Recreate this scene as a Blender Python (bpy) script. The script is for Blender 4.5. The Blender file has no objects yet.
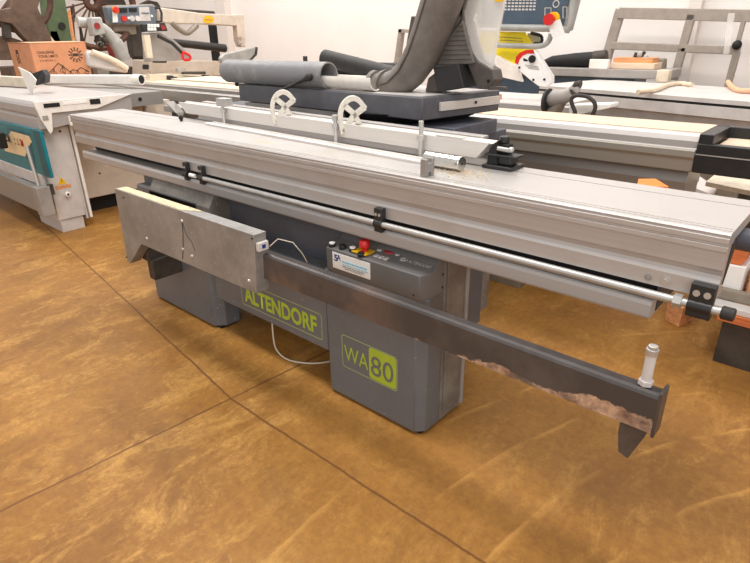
import bpy, math, random
from mathutils import Vector, Matrix
random.seed(7)
scene = bpy.context.scene
COL = scene.collection

# ------------------------------------------------------------------ camera
CAM_Z = 1.28
F_PX, CX, CY = 558.6, 375.0, 281.5
ROT = ((0.75056105, 0.2576309, -0.60851001),
       (0.66063395, -0.31326417, 0.68222309),
       (-0.01486264, -0.91405245, -0.4053236))   # world <- lens (right, down, forward)
RM = Matrix(ROT)

def at(u, v, x=None, y=None, z=None):
    """world point seen at a photo position on one known plane of the hall"""
    d = RM @ Vector((u - CX, v - CY, F_PX))
    if x is not None: t = x / d.x
    elif y is not None: t = y / d.y
    else: t = (z - CAM_Z) / d.z
    return Vector((0, 0, CAM_Z)) + d * t

cam_data = bpy.data.cameras.new('camera')
cam = bpy.data.objects.new('camera', cam_data)
COL.objects.link(cam)
cm = Matrix(((ROT[0][0], -ROT[0][1], -ROT[0][2]), (ROT[1][0], -ROT[1][1], -ROT[1][2]), (ROT[2][0], -ROT[2][1], -ROT[2][2]))).to_4x4()
cm.translation = Vector((0, 0, CAM_Z))
cam.matrix_world = cm
cam_data.sensor_width = 36.0
cam_data.lens = 36.0 * F_PX / 750.0
cam_data.clip_start = 0.05
scene.camera = cam

# ------------------------------------------------------------------ materials
def lin(c):
    c = c / 255.0
    return c / 12.92 if c <= 0.04045 else ((c + 0.055) / 1.055) ** 2.4

def rgb(t): return (lin(t[0]), lin(t[1]), lin(t[2]), 1.0)

class NT:
    def __init__(self, name):
        self.m = bpy.data.materials.new(name); self.m.use_nodes = True
        self.t = self.m.node_tree; self.n = self.t.nodes; self.l = self.t.links
        self.b = self.n['Principled BSDF']
        self.tc = self.n.new('ShaderNodeTexCoord')
    def noise(self, scale, detail=4, rough=0.6, stretch=(1, 1, 1), rot=(0, 0, 0), dist=0.0, src='Object'):
        mp = self.n.new('ShaderNodeMapping'); mp.inputs['Scale'].default_value = stretch; mp.inputs['Rotation'].default_value = rot
        self.l.new(self.tc.outputs[src], mp.inputs['Vector'])
        t = self.n.new('ShaderNodeTexNoise'); t.inputs['Scale'].default_value = scale
        t.inputs['Detail'].default_value = detail; t.inputs['Roughness'].default_value = rough; t.inputs['Distortion'].default_value = dist
        self.l.new(mp.outputs[0], t.inputs['Vector'])
        return t.outputs['Fac']
    def ramp(self, fac, stops):
        r = self.n.new('ShaderNodeValToRGB'); e = r.color_ramp.elements
        while len(e) < len(stops): e.new(0.5)
        for i, (p, c) in enumerate(stops):
            e[i].position = p; e[i].color = c if len(c) == 4 else rgb(c)
        self.l.new(fac, r.inputs[0]); return r.outputs[0]
    def mix(self, fac, a, b, mode='MIX'):
        x = self.n.new('ShaderNodeMix'); x.data_type = 'RGBA'; x.blend_type = mode
        for s, v in ((x.inputs[0], fac), (x.inputs[6], a), (x.inputs[7], b)):
            if isinstance(v, (float, int)): s.default_value = v
            elif isinstance(v, tuple): s.default_value = v
            else: self.l.new(v, s)
        return x.outputs[2]
    def math(self, op, a, b=None, c=None):
        x = self.n.new('ShaderNodeMath'); x.operation = op
        for s, v in zip(x.inputs, (a, b, c)):
            if v is None: continue
            if isinstance(v, (float, int)): s.default_value = v
            else: self.l.new(v, s)
        return x.outputs[0]
    def xyz(self, src='Object'):
        s = self.n.new('ShaderNodeSeparateXYZ'); self.l.new(self.tc.outputs[src], s.inputs[0]); return s.outputs
    def bump(self, h, strength=0.1, d=0.01):
        b = self.n.new('ShaderNodeBump'); b.inputs['Strength'].default_value = strength; b.inputs['Distance'].default_value = d
        self.l.new(h, b.inputs['Height']); self.l.new(b.outputs[0], self.b.inputs['Normal'])
    def color(self, c):
        if isinstance(c, tuple): self.b.inputs['Base Color'].default_value = c
        else: self.l.new(c, self.b.inputs['Base Color'])

def plain(name, c, rough=0.5, metal=0.0, var=0.08, scale=14, stretch=(1, 1, 1), spec=0.5, bump=0.0):
    k = NT(name)
    f = k.noise(scale, 5, 0.65, stretch)
    lo = tuple(max(0, v * (1 - var * 1.5)) for v in c); hi = tuple(min(255, v * (1 + var)) for v in c)
    k.color(k.ramp(f, [(0.3, lo), (0.7, hi)]))
    k.b.inputs['Roughness'].default_value = rough; k.b.inputs['Metallic'].default_value = metal
    k.b.inputs['Specular IOR Level'].default_value = spec
    if bump: k.bump(f, bump, 0.004)
    return k.m

def worn(name, c, dirt, amount=0.5, rough=0.5, metal=0.0, scale=7, fleck=None):
    k = NT(name)
    a = k.noise(scale, 8, 0.7)
    b = k.noise(scale * 6, 4, 0.6)
    col = k.mix(k.ramp(a, [(amount - 0.08, (0, 0, 0, 1)), (amount + 0.14, (1, 1, 1, 1))]), rgb(dirt), rgb(c))
    col = k.mix(k.math('MULTIPLY', b, 0.25), col, rgb(tuple(v * 0.75 for v in c)))
    if fleck:
        f = k.ramp(k.noise(60, 2, 0.5), [(0.70, (0, 0, 0, 1)), (0.74, (1, 1, 1, 1))])
        col = k.mix(f, col, rgb(fleck))
    k.color(col); k.b.inputs['Roughness'].default_value = rough; k.b.inputs['Metallic'].default_value = metal
    return k.m

def alu(name, c=(214, 203, 194), metal=0.55, rough=0.38, dust=None):
    k = NT(name)
    s = k.noise(3.0, 6, 0.75, (0.15, 40, 40))
    q = k.noise(2.6, 6, 0.6)
    col = k.ramp(s, [(0.3, tuple(v * 0.97 for v in c)), (0.7, tuple(min(255, v * 1.015) for v in c))])
    if dust:
        g = k.ramp(q, [(0.52, (0, 0, 0, 1)), (0.66, (1, 1, 1, 1))])
        sx = k.xyz()
        m = k.math('MULTIPLY', g, 0.75)
        col = k.mix(m, col, rgb(dust))
        ex_ = k.math('DIVIDE', k.math('ADD', sx[0], .10), .13); ey_ = k.math('DIVIDE', k.math('ADD', sx[1], .03), .022)
        rr = k.math('ADD', k.math('SQRT', k.math('ADD', k.math('MULTIPLY', ex_, ex_), k.math('MULTIPLY', ey_, ey_))), k.math('MULTIPLY', k.noise(20, 4, 0.7), .6))
        col = k.mix(k.math('MULTIPLY', k.ramp(rr, [(0.5, (1, 1, 1, 1)), (1.0, (0, 0, 0, 1))]), .55), col, rgb((228, 176, 106)))
    k.color(col)
    k.b.inputs['Metallic'].default_value = metal
    r = k.math('MULTIPLY_ADD', q, 0.25, rough - 0.1)
    k.l.new(r, k.b.inputs['Roughness'])
    return k.m

M = {}
M['alu'] = alu('brushed_aluminium', (186, 181, 178), 0.35, 0.42)
M['alu_top'] = alu('dusty_aluminium', (190, 185, 182), 0.45, 0.40, dust=(176, 168, 160))
M['alu_light'] = alu('pale_aluminium', (222, 216, 210), 0.3, 0.42)
M['alu_grey'] = alu('grey_aluminium', (158, 154, 150), 0.4, 0.42)
M['alu_dark'] = alu('shaded_bronze_aluminium', (166, 160, 150), 0.4, 0.38)
M['steel'] = plain('bright_steel', (200, 198, 195), 0.42, 0.7, 0.05)
M['chrome'] = plain('chrome_steel', (225, 222, 215), 0.15, 0.95, 0.05)
M['cab'] = worn('grey_cabinet_paint', (106, 108, 112), (98, 99, 102), 0.42, 0.42, 0.0, 3, fleck=(150, 148, 145))
M['cab_side'] = worn('side_and_lit_hood_grey', (134, 129, 123), (108, 101, 94), 0.48, 0.5, 0.0, 8, fleck=(165, 158, 150))
M['cab_blue'] = worn('bluish_grey_paint', (98, 102, 112), (88, 90, 98), 0.45, 0.45, 0.0, 5)
M['console'] = worn('console_grey_paint', (112, 110, 109), (102, 100, 98), 0.4, 0.5, 0.0, 5)
M['board'] = worn('galvanised_sheet', (164, 161, 158), (136, 134, 132), 0.46, 0.42, 0.25, 5, fleck=(180, 174, 168))
M['chip'] = plain('raw_chipboard', (214, 192, 158), 0.8, 0, 0.1, 60)
M['dark_steel'] = worn('dark_steel', (98, 90, 86), (74, 68, 66), 0.45, 0.42, 0.3, 9)
M['black'] = plain('black_plastic', (38, 37, 38), 0.4, 0, 0.1)
M['deep_black'] = plain('matt_black', (20, 19, 19), 0.7, 0, 0.1)
M['rubber'] = plain('black_rubber', (45, 42, 41), 0.6, 0, 0.15, 30)
M['guard'] = plain('grey_guard_plastic', (112, 105, 99), 0.5, 0, 0.08, 20)
M['guard_dark'] = plain('dark_guard_plastic', (84, 76, 71), 0.5, 0, 0.08, 20)
M['duct'] = worn('dusty_grey_duct', (124, 124, 127), (160, 155, 148), 0.36, 0.5, 0.0, 9)
M['navy'] = plain('dark_blue_grey_paint', (86, 87, 98), 0.5, 0, 0.06)
M['tray'] = plain('tray_grey_paint', (90, 90, 95), 0.45, 0, 0.07)
M['white'] = plain('white_paint', (240, 234, 226), 0.45, 0, 0.03)
M['cream'] = plain('cream_paint', (222, 208, 186), 0.5, 0, 0.05)
M['lightgrey'] = plain('light_grey_paint', (206, 200, 196), 0.45, 0, 0.04, 8)
M['midgrey'] = plain('mid_grey_paint', (158, 152, 147), 0.5, 0, 0.06, 8)
M['olivegrey'] = plain('olive_grey_paint', (140, 130, 116), 0.5, 0.1, 0.08, 8)
M['teal'] = plain('teal_paint', (20, 122, 134), 0.4, 0, 0.08, 6)
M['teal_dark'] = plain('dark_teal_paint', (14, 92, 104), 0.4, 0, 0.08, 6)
M['badge'] = plain('cream_badge', (240, 214, 170), 0.5, 0, 0.03)
M['red'] = plain('red_plastic', (214, 38, 34), 0.35, 0, 0.04)
M['darkred'] = plain('dull_red_paint', (150, 45, 40), 0.5, 0, 0.08)
M['red_dull'] = plain('display_red', (176, 58, 66), 0.4, 0, 0.04)
M['yellow'] = plain('yellow_plastic', (240, 190, 20), 0.45, 0, 0.03)
M['paleyellow'] = plain('yellow_sheet', (250, 226, 30), 0.5, 0, 0.03)
M['orange'] = plain('orange_plastic', (240, 128, 30), 0.5, 0, 0.05)
M['lime'] = plain('lime_print', (164, 182, 52), 0.5, 0, 0.03)
M['limeline'] = plain('pale_green_print', (160, 172, 118), 0.5, 0, 0.03)
M['print_dark'] = plain('dark_print', (60, 48, 42), 0.6, 0, 0.03)
M['print_light'] = plain('light_print', (215, 210, 205), 0.5, 0, 0.03)
M['print_blue'] = plain('blue_print', (36, 52, 130), 0.5, 0, 0.03)
M['print_cyan'] = plain('cyan_print', (130, 200, 226), 0.5, 0, 0.03)
M['paper'] = plain('white_paper', (244, 241, 238), 0.6, 0, 0.02)
M['carton'] = plain('brown_cardboard', (210, 144, 104), 0.8, 0, 0.04, 10)
M['carton_in'] = plain('inner_cardboard', (226, 176, 140), 0.8, 0, 0.04, 10)
M['wood'] = plain('raw_pine', (214, 150, 100), 0.7, 0, 0.12, 6, (1, 8, 8))
M['wood_orange'] = plain('orange_timber', (205, 112, 62), 0.65, 0, 0.12, 8, (1, 6, 6))
M['beech'] = plain('pale_wooden_top', (226, 200, 174), 0.55, 0, 0.05, 5, (0.4, 5, 5))
M['green'] = plain('machine_green_paint', (80, 98, 66), 0.5, 0, 0.1, 6)
M['iron'] = worn('brown_cast_iron', (108, 86, 70), (84, 64, 52), 0.45, 0.6, 0.1, 8)
M['rust'] = worn('rusty_iron', (100, 68, 52), (70, 46, 36), 0.45, 0.7, 0.1, 10)
M['darkiron'] = worn('dark_iron', (74, 66, 58), (54, 48, 42), 0.45, 0.6, 0.1, 10)
M['cast'] = plain('light_cast_grey', (170, 170, 166), 0.45, 0.1, 0.06, 10)
M['beige'] = plain('beige_enamel', (214, 200, 184), 0.45, 0, 0.04, 8)
M['panel_grey'] = plain('panel_blue_grey', (104, 114, 124), 0.4, 0, 0.04)
M['screen'] = plain('slate_screen', (76, 92, 108), 0.3, 0, 0.04)
M['cable'] = plain('cream_cable', (214, 204, 182), 0.5, 0, 0.03)
M['concrete_white'] = plain('milky_hose', (226, 206, 180), 0.5, 0, 0.03)
M['frame_grey'] = plain('frame_grey_paint', (160, 150, 140), 0.5, 0.1, 0.05)
M['flipstop'] = plain('white_cast_stop', (222, 216, 204), 0.5, 0, 0.06, 30)

def make_rust_arm():
    k = NT('stained_dark_arm')
    s = k.xyz()
    a = k.noise(5, 7, 0.65); b = k.noise(26, 5, 0.7)
    h = k.math('ADD', s[2], k.math('MULTIPLY', k.math('SUBTRACT', a, 0.5), 0.13))
    # bare rusty primer left along the lower edge
    rise = k.ramp(k.math('MULTIPLY', s[0], 0.5), [(0.46, (0, 0, 0, 1)), (0.62, (1, 1, 1, 1))])
    lim = k.math('MULTIPLY_ADD', rise, 0.032, 0.494)
    low = k.ramp(k.math('MULTIPLY', k.math('SUBTRACT', lim, h), 1.0), [(0.0, (0, 0, 0, 1)), (0.001, (1, 1, 1, 1))])
    brown = k.ramp(k.noise(2.2, 4, 0.6, (1, 1, 1)), [(0.46, (0, 0, 0, 1)), (0.58, (1, 1, 1, 1))])
    leftw = k.ramp(s[0], [(0.55, (1, 1, 1, 1)), (0.85, (0, 0, 0, 1))])
    base = k.ramp(a, [(0.42, (74, 69, 68)), (0.60, (90, 84, 82))])
    base = k.mix(k.math('MULTIPLY', k.math('MULTIPLY', brown, leftw), 0.8), base, rgb((138, 112, 96)))
    col = k.mix(k.math('MULTIPLY', low, k.ramp(k.noise(16, 6, 0.75), [(0.38, (0.15, 0.15, 0.15, 1)), (0.58, (1, 1, 1, 1))])), base, k.ramp(b, [(0.35, (146, 112, 92)), (0.65, (216, 184, 158))]))
    k.color(col); k.b.inputs['Roughness'].default_value = 0.4; k.b.inputs['Metallic'].default_value = 0.2
    return k.m
M['arm'] = make_rust_arm()

def make_clear():
    k = NT('clear_polycarbonate')
    k.color((0.93, 0.90, 0.86, 1)); k.b.inputs['Roughness'].default_value = 0.12
    k.b.inputs['Alpha'].default_value = 0.34
    k.b.inputs['Specular IOR Level'].default_value = 0.6
    return k.m
M['clear'] = make_clear()

def make_floor():
    k = NT('amber_coated_concrete')
    s = k.xyz()
    n1 = k.noise(1.1, 9, 0.70, (1, 1, 1), (0, 0, 0.5), 0.8)
    n2 = k.noise(4.6, 12, 0.82, (1.35, 0.62, 1), (0, 0, 0.45), 0.5)
    n3 = k.noise(34, 10, 0.85)
    n5 = k.noise(6, 10, 0.8, (1.4, 0.6, 1), (0, 0, 0.3), 0.8)
    n6 = k.noise(0.55, 4, 0.6, dist=0.6)
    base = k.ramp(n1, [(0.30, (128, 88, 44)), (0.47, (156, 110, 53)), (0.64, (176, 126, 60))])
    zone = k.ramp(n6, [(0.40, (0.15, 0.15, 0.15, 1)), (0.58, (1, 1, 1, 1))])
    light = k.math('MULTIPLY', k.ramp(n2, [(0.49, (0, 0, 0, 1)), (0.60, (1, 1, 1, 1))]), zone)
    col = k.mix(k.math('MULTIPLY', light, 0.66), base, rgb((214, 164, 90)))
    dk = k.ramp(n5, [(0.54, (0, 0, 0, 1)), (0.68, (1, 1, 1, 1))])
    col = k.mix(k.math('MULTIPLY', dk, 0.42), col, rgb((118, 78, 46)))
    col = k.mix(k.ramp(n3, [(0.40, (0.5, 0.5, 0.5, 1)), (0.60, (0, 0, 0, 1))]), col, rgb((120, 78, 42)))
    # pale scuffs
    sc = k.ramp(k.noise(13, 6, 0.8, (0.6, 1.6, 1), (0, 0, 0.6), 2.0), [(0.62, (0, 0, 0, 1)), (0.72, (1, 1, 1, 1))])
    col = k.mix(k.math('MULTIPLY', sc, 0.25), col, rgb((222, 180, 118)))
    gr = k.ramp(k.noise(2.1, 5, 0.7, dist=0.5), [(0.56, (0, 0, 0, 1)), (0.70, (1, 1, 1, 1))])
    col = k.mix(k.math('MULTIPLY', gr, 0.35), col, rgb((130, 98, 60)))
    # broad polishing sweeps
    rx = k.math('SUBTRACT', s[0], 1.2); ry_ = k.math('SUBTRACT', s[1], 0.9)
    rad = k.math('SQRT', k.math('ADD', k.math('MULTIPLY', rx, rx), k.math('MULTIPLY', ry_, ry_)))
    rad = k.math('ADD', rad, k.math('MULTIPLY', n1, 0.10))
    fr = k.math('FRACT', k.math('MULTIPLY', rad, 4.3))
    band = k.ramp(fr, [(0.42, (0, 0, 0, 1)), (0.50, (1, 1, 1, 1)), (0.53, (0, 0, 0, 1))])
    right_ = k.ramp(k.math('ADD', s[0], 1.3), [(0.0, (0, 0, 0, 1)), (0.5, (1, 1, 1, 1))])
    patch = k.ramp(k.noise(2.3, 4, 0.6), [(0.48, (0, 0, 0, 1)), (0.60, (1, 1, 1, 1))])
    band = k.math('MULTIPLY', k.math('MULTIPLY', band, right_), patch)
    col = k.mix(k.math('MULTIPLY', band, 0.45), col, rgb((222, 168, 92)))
    # sawn joints in the slab
    wob = k.math('MULTIPLY', k.math('SUBTRACT', k.noise(6, 5, 0.7), 0.5), 0.018)
    def joint(val, w):
        d = k.math('ABSOLUTE', k.math('ADD', val, wob))
        return k.ramp(k.math('DIVIDE', d, w), [(0.35, (1, 1, 1, 1)), (1.0, (0, 0, 0, 1))])
    # y = 0.962 with a slight kink to the left of x = -1.6
    kink = k.math('MULTIPLY', k.math('MAXIMUM', k.math('SUBTRACT', -1.6, s[0]), 0.0), 0.135)
    j1 = joint(k.math('SUBTRACT', k.math('SUBTRACT', s[1], 0.962), kink), 0.0065)
    kx = k.math('MULTIPLY', k.math('SUBTRACT', s[1], 0.95), 0.07)
    j2 = joint(k.math('SUBTRACT', k.math('SUBTRACT', s[0], -1.616), kx), 0.0065)
    j3 = joint(k.math('SUBTRACT', s[1], 4.4), 0.01)
    j = k.math('MAXIMUM', k.math('MAXIMUM', j1, j2), j3)
    col = k.mix(k.math('MULTIPLY', j, k.math('MULTIPLY_ADD', n2, 0.8, 0.35)), col, rgb((98, 60, 34)))
    k.color(col)
    k.l.new(k.math('MULTIPLY_ADD', n2, 0.25, 0.42), k.b.inputs['Roughness'])
    k.b.inputs['Specular IOR Level'].default_value = 0.22
    k.bump(k.math('SUBTRACT', k.math('MULTIPLY', n3, 0.3), j), 0.12, 0.004)
    return k.m
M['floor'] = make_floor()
M['wall'] = plain('pinkish_white_wall', (240, 234, 230), 0.85, 0, 0.012, 1.5)
M['wall_trim'] = plain('wall_pillar_paint', (226, 218, 212), 0.8, 0, 0.02, 2)

# ------------------------------------------------------------------ mesh helpers
class MB:
    def __init__(self): self.v = []; self.f = []
    def add(self, vs, fs):
        o = len(self.v); self.v += [Vector(p) for p in vs]; self.f += [tuple(i + o for i in f) for f in fs]; return self
    def box(self, x0, x1, y0, y1, z0, z1):
        vs = [(x, y, z) for z in (z0, z1) for y in (y0, y1) for x in (x0, x1)]
        return self.add(vs, [(0, 2, 3, 1), (4, 5, 7, 6), (0, 1, 5, 4), (2, 6, 7, 3), (0, 4, 6, 2), (1, 3, 7, 5)])
    def obox(self, c, size, rot=None):
        r = rot or Matrix.Identity(3); c = Vector(c); a, b, d = (s / 2 for s in size)
        vs = [c + r @ Vector((x, y, z)) for z in (-d, d) for y in (-b, b) for x in (-a, a)]
        return self.add(vs, [(0, 2, 3, 1), (4, 5, 7, 6), (0, 1, 5, 4), (2, 6, 7, 3), (0, 4, 6, 2), (1, 3, 7, 5)])
    def prism(self, pts, vec):
        n = len(pts); vec = Vector(vec); P = [Vector(p) for p in pts]
        self.add(P + [p + vec for p in P], [tuple(range(n))[::-1], tuple(range(n, 2 * n))] + [(i, (i + 1) % n, n + (i + 1) % n, n + i) for i in range(n)])
        return self
    def xprof(self, prof, x0, x1): return self.prism([(x0, y, z) for y, z in prof], (x1 - x0, 0, 0))
    def yprof(self, prof, y0, y1): return self.prism([(x, y0, z) for x, z in prof], (0, y1 - y0, 0))
    def zprof(self, prof, z0, z1): return self.prism([(x, y, z0) for x, y in prof], (0, 0, z1 - z0))
    def tube(self, path, r, n=16, cap=True):
        P = [Vector(p) for p in path]
        R = r if isinstance(r, (list, tuple)) else [r] * len(P)
        t0 = (P[1] - P[0]).normalized()
        up = Vector((0, 0, 1)) if abs(t0.z) < 0.9 else Vector((1, 0, 0))
        a = t0.cross(up).normalized(); rings = []
        for i, p in enumerate(P):
            t = (P[min(i + 1, len(P) - 1)] - P[max(i - 1, 0)]).normalized()
            a = (a - t * a.dot(t)).normalized(); b = t.cross(a)
            rings.append([p + (a * math.cos(2 * math.pi * k / n) + b * math.sin(2 * math.pi * k / n)) * R[i] for k in range(n)])
        vs = [q for g in rings for q in g]; fs = []
        for i in range(len(P) - 1):
            for k in range(n):
                fs.append((i * n + k, i * n + (k + 1) % n, (i + 1) * n + (k + 1) % n, (i + 1) * n + k))
        if cap: fs.append(tuple(range(n))[::-1]); fs.append(tuple((len(P) - 1) * n + k for k in range(n)))
        return self.add(vs, fs)
    def cyl(self, p0, p1, r, n=20, r2=None): return self.tube([p0, p1], [r, r if r2 is None else r2], n)
    def pipe(self, p0, p1, ro, ri, n=28):
        """hollow straight tube"""
        p0 = Vector(p0); p1 = Vector(p1); t = (p1 - p0).normalized()
        up = Vector((0, 0, 1)) if abs(t.z) < 0.9 else Vector((1, 0, 0))
        a = t.cross(up).normalized(); b = t.cross(a)
        def ring(p, r): return [p + (a * math.cos(2 * math.pi * k / n) + b * math.sin(2 * math.pi * k / n)) * r for k in range(n)]
        vs = ring(p0, ro) + ring(p1, ro) + ring(p1, ri) + ring(p0, ri); fs = []
        for j in range(4):
            for k in range(n):
                fs.append((j * n + k, j * n + (k + 1) % n, ((j + 1) % 4) * n + (k + 1) % n, ((j + 1) % 4) * n + k))
        return self.add(vs, fs)
    def ringband(self, c, R, r, axis='y', n=40, m=8, sq=None):
        c = Vector(c); vs = []; fs = []
        for i in range(n):
            a = 2 * math.pi * i / n
            for j in range(m):
                b = 2 * math.pi * j / m
                rr = R + r * math.cos(b); h = (sq or r) * math.sin(b)
                p = {'y': (rr * math.cos(a), h, rr * math.sin(a)), 'x': (h, rr * math.cos(a), rr * math.sin(a)), 'z': (rr * math.cos(a), rr * math.sin(a), h)}[axis]
                vs.append(c + Vector(p))
        for i in range(n):
            for j in range(m):
                fs.append((i * m + j, ((i + 1) % n) * m + j, ((i + 1) % n) * m + (j + 1) % m, i * m + (j + 1) % m))
        return self.add(vs, fs)
    def ball(self, c, r, s=(1, 1, 1), n=16, m=10):
        c = Vector(c); vs = []; fs = []
        for i in range(m + 1):
            th = math.pi * i / m
            for k in range(n):
                ph = 2 * math.pi * k / n
                vs.append(c + Vector((r * s[0] * math.sin(th) * math.cos(ph), r * s[1] * math.sin(th) * math.sin(ph), r * s[2] * math.cos(th))))
        for i in range(m):
            for k in range(n): fs.append((i * n + k, (i + 1) * n + k, (i + 1) * n + (k + 1) % n, i * n + (k + 1) % n))
        return self.add(vs, fs)
    def build(self, name, mat, parent=None, bevel=0.0, smooth=False, origin=None, **tags):
        me = bpy.data.meshes.new(name)
        if parent is not None: org = wloc(parent)
        elif origin is not None: org = Vector(origin)
        else:
            mn = [min(p[i] for p in self.v) for i in range(3)]; mx = [max(p[i] for p in self.v) for i in range(3)]
            org = Vector(((mn[0] + mx[0]) / 2, (mn[1] + mx[1]) / 2, mn[2]))
        if 'mats' in tags: ms = tags.pop('mats')
        else: ms = [mat]
        me.from_pydata([tuple(p - org) for p in self.v], [], self.f)
        for m_ in ms: me.materials.append(M[m_] if isinstance(m_, str) else m_)
        me.update()
        import bmesh
        bm = bmesh.new(); bm.from_mesh(me); bmesh.ops.recalc_face_normals(bm, faces=bm.faces); bm.to_mesh(me); bm.free()
        o = bpy.data.objects.new(name, me); COL.objects.link(o)
        if parent is not None: o.parent = parent; o['_w'] = tuple(org)
        else: o.location = org; o['_w'] = tuple(org)
        if bevel:
            b = o.modifiers.new('bevel', 'BEVEL'); b.width = bevel; b.segments = 2; b.limit_method = 'ANGLE'; b.angle_limit = math.radians(35)
        if smooth or bevel:
            for p in me.polygons: p.use_smooth = True
            try: me.set_sharp_from_angle(angle=math.radians(40))
            except Exception: pass
        for k_, v_ in tags.items(): o[k_] = v_
        ALL.append(o)
        return o

ALL = []
def wloc(o): return Vector(o['_w'])
def thing(name, loc, label, cat, group=None):
    o = bpy.data.objects.new(name, None); COL.objects.link(o); o.location = loc; o['_w'] = tuple(loc)
    o['label'] = label; o['category'] = cat
    if group: o['group'] = group
    o.empty_display_size = 0.05; ALL.append(o)
    return o
def one(mb, name, mat, label, cat, group=None, **kw):
    o = mb.build(name, mat, None, **kw); o['label'] = label; o['category'] = cat
    if group: o['group'] = group
    return o
def copy_tree(o, parent=None):
    c = o.copy(); COL.objects.link(c)
    if parent: c.parent = parent
    for ch in [k for k in ALL if k.parent == o]:
        copy_tree(ch, c)
    return c

def rounded(x0, x1, z0, z1, r, n=6):
    pts = []
    for cx, cz, a0 in ((x1 - r, z1 - r, 0), (x0 + r, z1 - r, 90), (x0 + r, z0 + r, 180), (x1 - r, z0 + r, 270)):
        for i in range(n + 1):
            a = math.radians(a0 + 90 * i / n); pts.append((cx + r * math.cos(a), cz + r * math.sin(a)))
    return pts

def bez(P_, n_=8):
    out = []
    for i in range(len(P_) - 1):
        p0, p1, p2, p3 = P_[max(i - 1, 0)], P_[i], P_[i + 1], P_[min(i + 2, len(P_) - 1)]
        for k_ in range(n_):
            t = k_ / n_; out.append(.5 * ((2 * p1) + (-p0 + p2) * t + (2 * p0 - 5 * p1 + 4 * p2 - p3) * t * t + (-p0 + 3 * p1 - 3 * p2 + p3) * t ** 3))
    out.append(P_[-1]); return out
def text_mesh(s, width, height, matrix, name, mat, parent, bold=0.0, depth=0.0008, spacing=1.0):
    """lettering fitted into width x height; matrix places its lower left corner"""
    cu = bpy.data.curves.new(name, 'FONT'); cu.body = s; cu.size = 1; cu.offset = bold; cu.extrude = 0.0; cu.space_character = spacing
    cu.resolution_u = 3
    ob = bpy.data.objects.new('lettering_source', cu); COL.objects.link(ob)
    bpy.context.view_layer.update()
    dg = bpy.context.evaluated_depsgraph_get()
    me = bpy.data.meshes.new_from_object(ob.evaluated_get(dg))
    COL.objects.unlink(ob); bpy.data.objects.remove(ob)
    xs = [v.co.x for v in me.vertices]; ys = [v.co.y for v in me.vertices]
    sx = width / (max(xs) - min(xs)); sy = height / (max(ys) - min(ys)); mx_, my_ = min(xs), min(ys)
    org = wloc(parent)
    for v in me.vertices:
        v.co = matrix @ Vector(((v.co.x - mx_) * sx, (v.co.y - my_) * sy, depth)) - org
    me.materials.clear(); me.materials.append(M[mat])
    o = bpy.data.objects.new(name, me); COL.objects.link(o); o.parent = parent; o['_w'] = tuple(org); ALL.append(o)
    return o

def frame_mat(o, xdir, ydir):
    x = Vector(xdir).normalized(); y = Vector(ydir); y = (y - x * y.dot(x)).normalized(); z = x.cross(y)
    m = Matrix((x, y, z)).transposed().to_4x4(); m.translation = Vector(o); return m

# ------------------------------------------------------------------ the hall
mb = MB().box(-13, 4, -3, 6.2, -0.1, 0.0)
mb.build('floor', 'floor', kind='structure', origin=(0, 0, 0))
MB().box(-13, 4, 5.8, 6.0, 0, 4.2).build('wall_back', 'wall', kind='structure')
MB().box(-13.2, -13, -3, 6.0, 0, 4.2).build('wall_left', 'wall', kind='structure')
p = at(222, 10, y=5.7)
MB().box(p.x - 0.14, p.x + 0.10, 5.68, 5.8, 0, 4.2).build('trim_1', 'wall_trim', kind='structure')
p = at(694, 8, y=5.7)
MB().box(p.x - 0.05, p.x + 0.05, 5.72, 5.8, 0, 4.2).build('trim_2', 'wall_trim', kind='structure')

# ------------------------------------------------------------------ main saw
S = thing('panel_saw', (-1.7, 1.4, 0), 'large grey sliding table panel saw with green lettering, in the foreground', 'panel saw')
YF = 1.249
# cabinet : two chamfered pedestals and the bridge between them
def pedestal(x0, x1, y0, y1, z0, z1, c=0.03):
    return MB().zprof([(x0 + c * .3, y0), (x1 - c, y0), (x1, y0 + c), (x1, y1), (x0, y1), (x0, y0 + c * .3)], z0, z1)
cab = pedestal(-1.361, -0.915, YF, 1.355, 0.012, 0.520).build('pedestal', 'cab', S, bevel=0.004)
MB().box(-1.345, -0.93, YF + .02, 1.49, 0, 0.012).build('plinth', 'deep_black', cab)
sp = MB().box(-1.34, -0.915, 1.359, 1.497, 0.012, 0.665).build('side_panel', 'cab_side', S, bevel=0.004)
MB().box(-0.915, -0.911, 1.372, 1.470, 0.05, 0.655).build('access_cover', 'cab_side', sp, bevel=0.0015)
MB().box(-0.935, -0.908, 1.482, 1.499, 0.02, 0.665).build('edge_rail', 'midgrey', sp, bevel=0.002)
cab2 = pedestal(-2.69, -2.105, YF, 1.37, 0.012, 0.62, 0.045).build('pedestal', 'cab', S, bevel=0.004)
MB().box(-2.67, -2.12, YF + .02, 1.36, 0, 0.012).build('plinth', 'deep_black', cab2)
br = MB().box(-2.095, -1.361, YF + .004, 1.42, 0.178, 0.49).build('bridge_panel', 'cab', S, bevel=0.004)
MB().box(-2.06, -1.30, 1.352, 1.45, 0.45, 0.666).build('recessed_panel', 'cab_blue', S)
MB().box(-2.66, -0.93, 1.42, 1.62, 0.30, 0.666).build('rear_body', 'cab_blue', S)
MB().box(-2.4, -1.75, 1.62, 2.2, 0.0, 0.84).build('rear_cabinet', 'cab', S, bevel=0.005)
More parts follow.
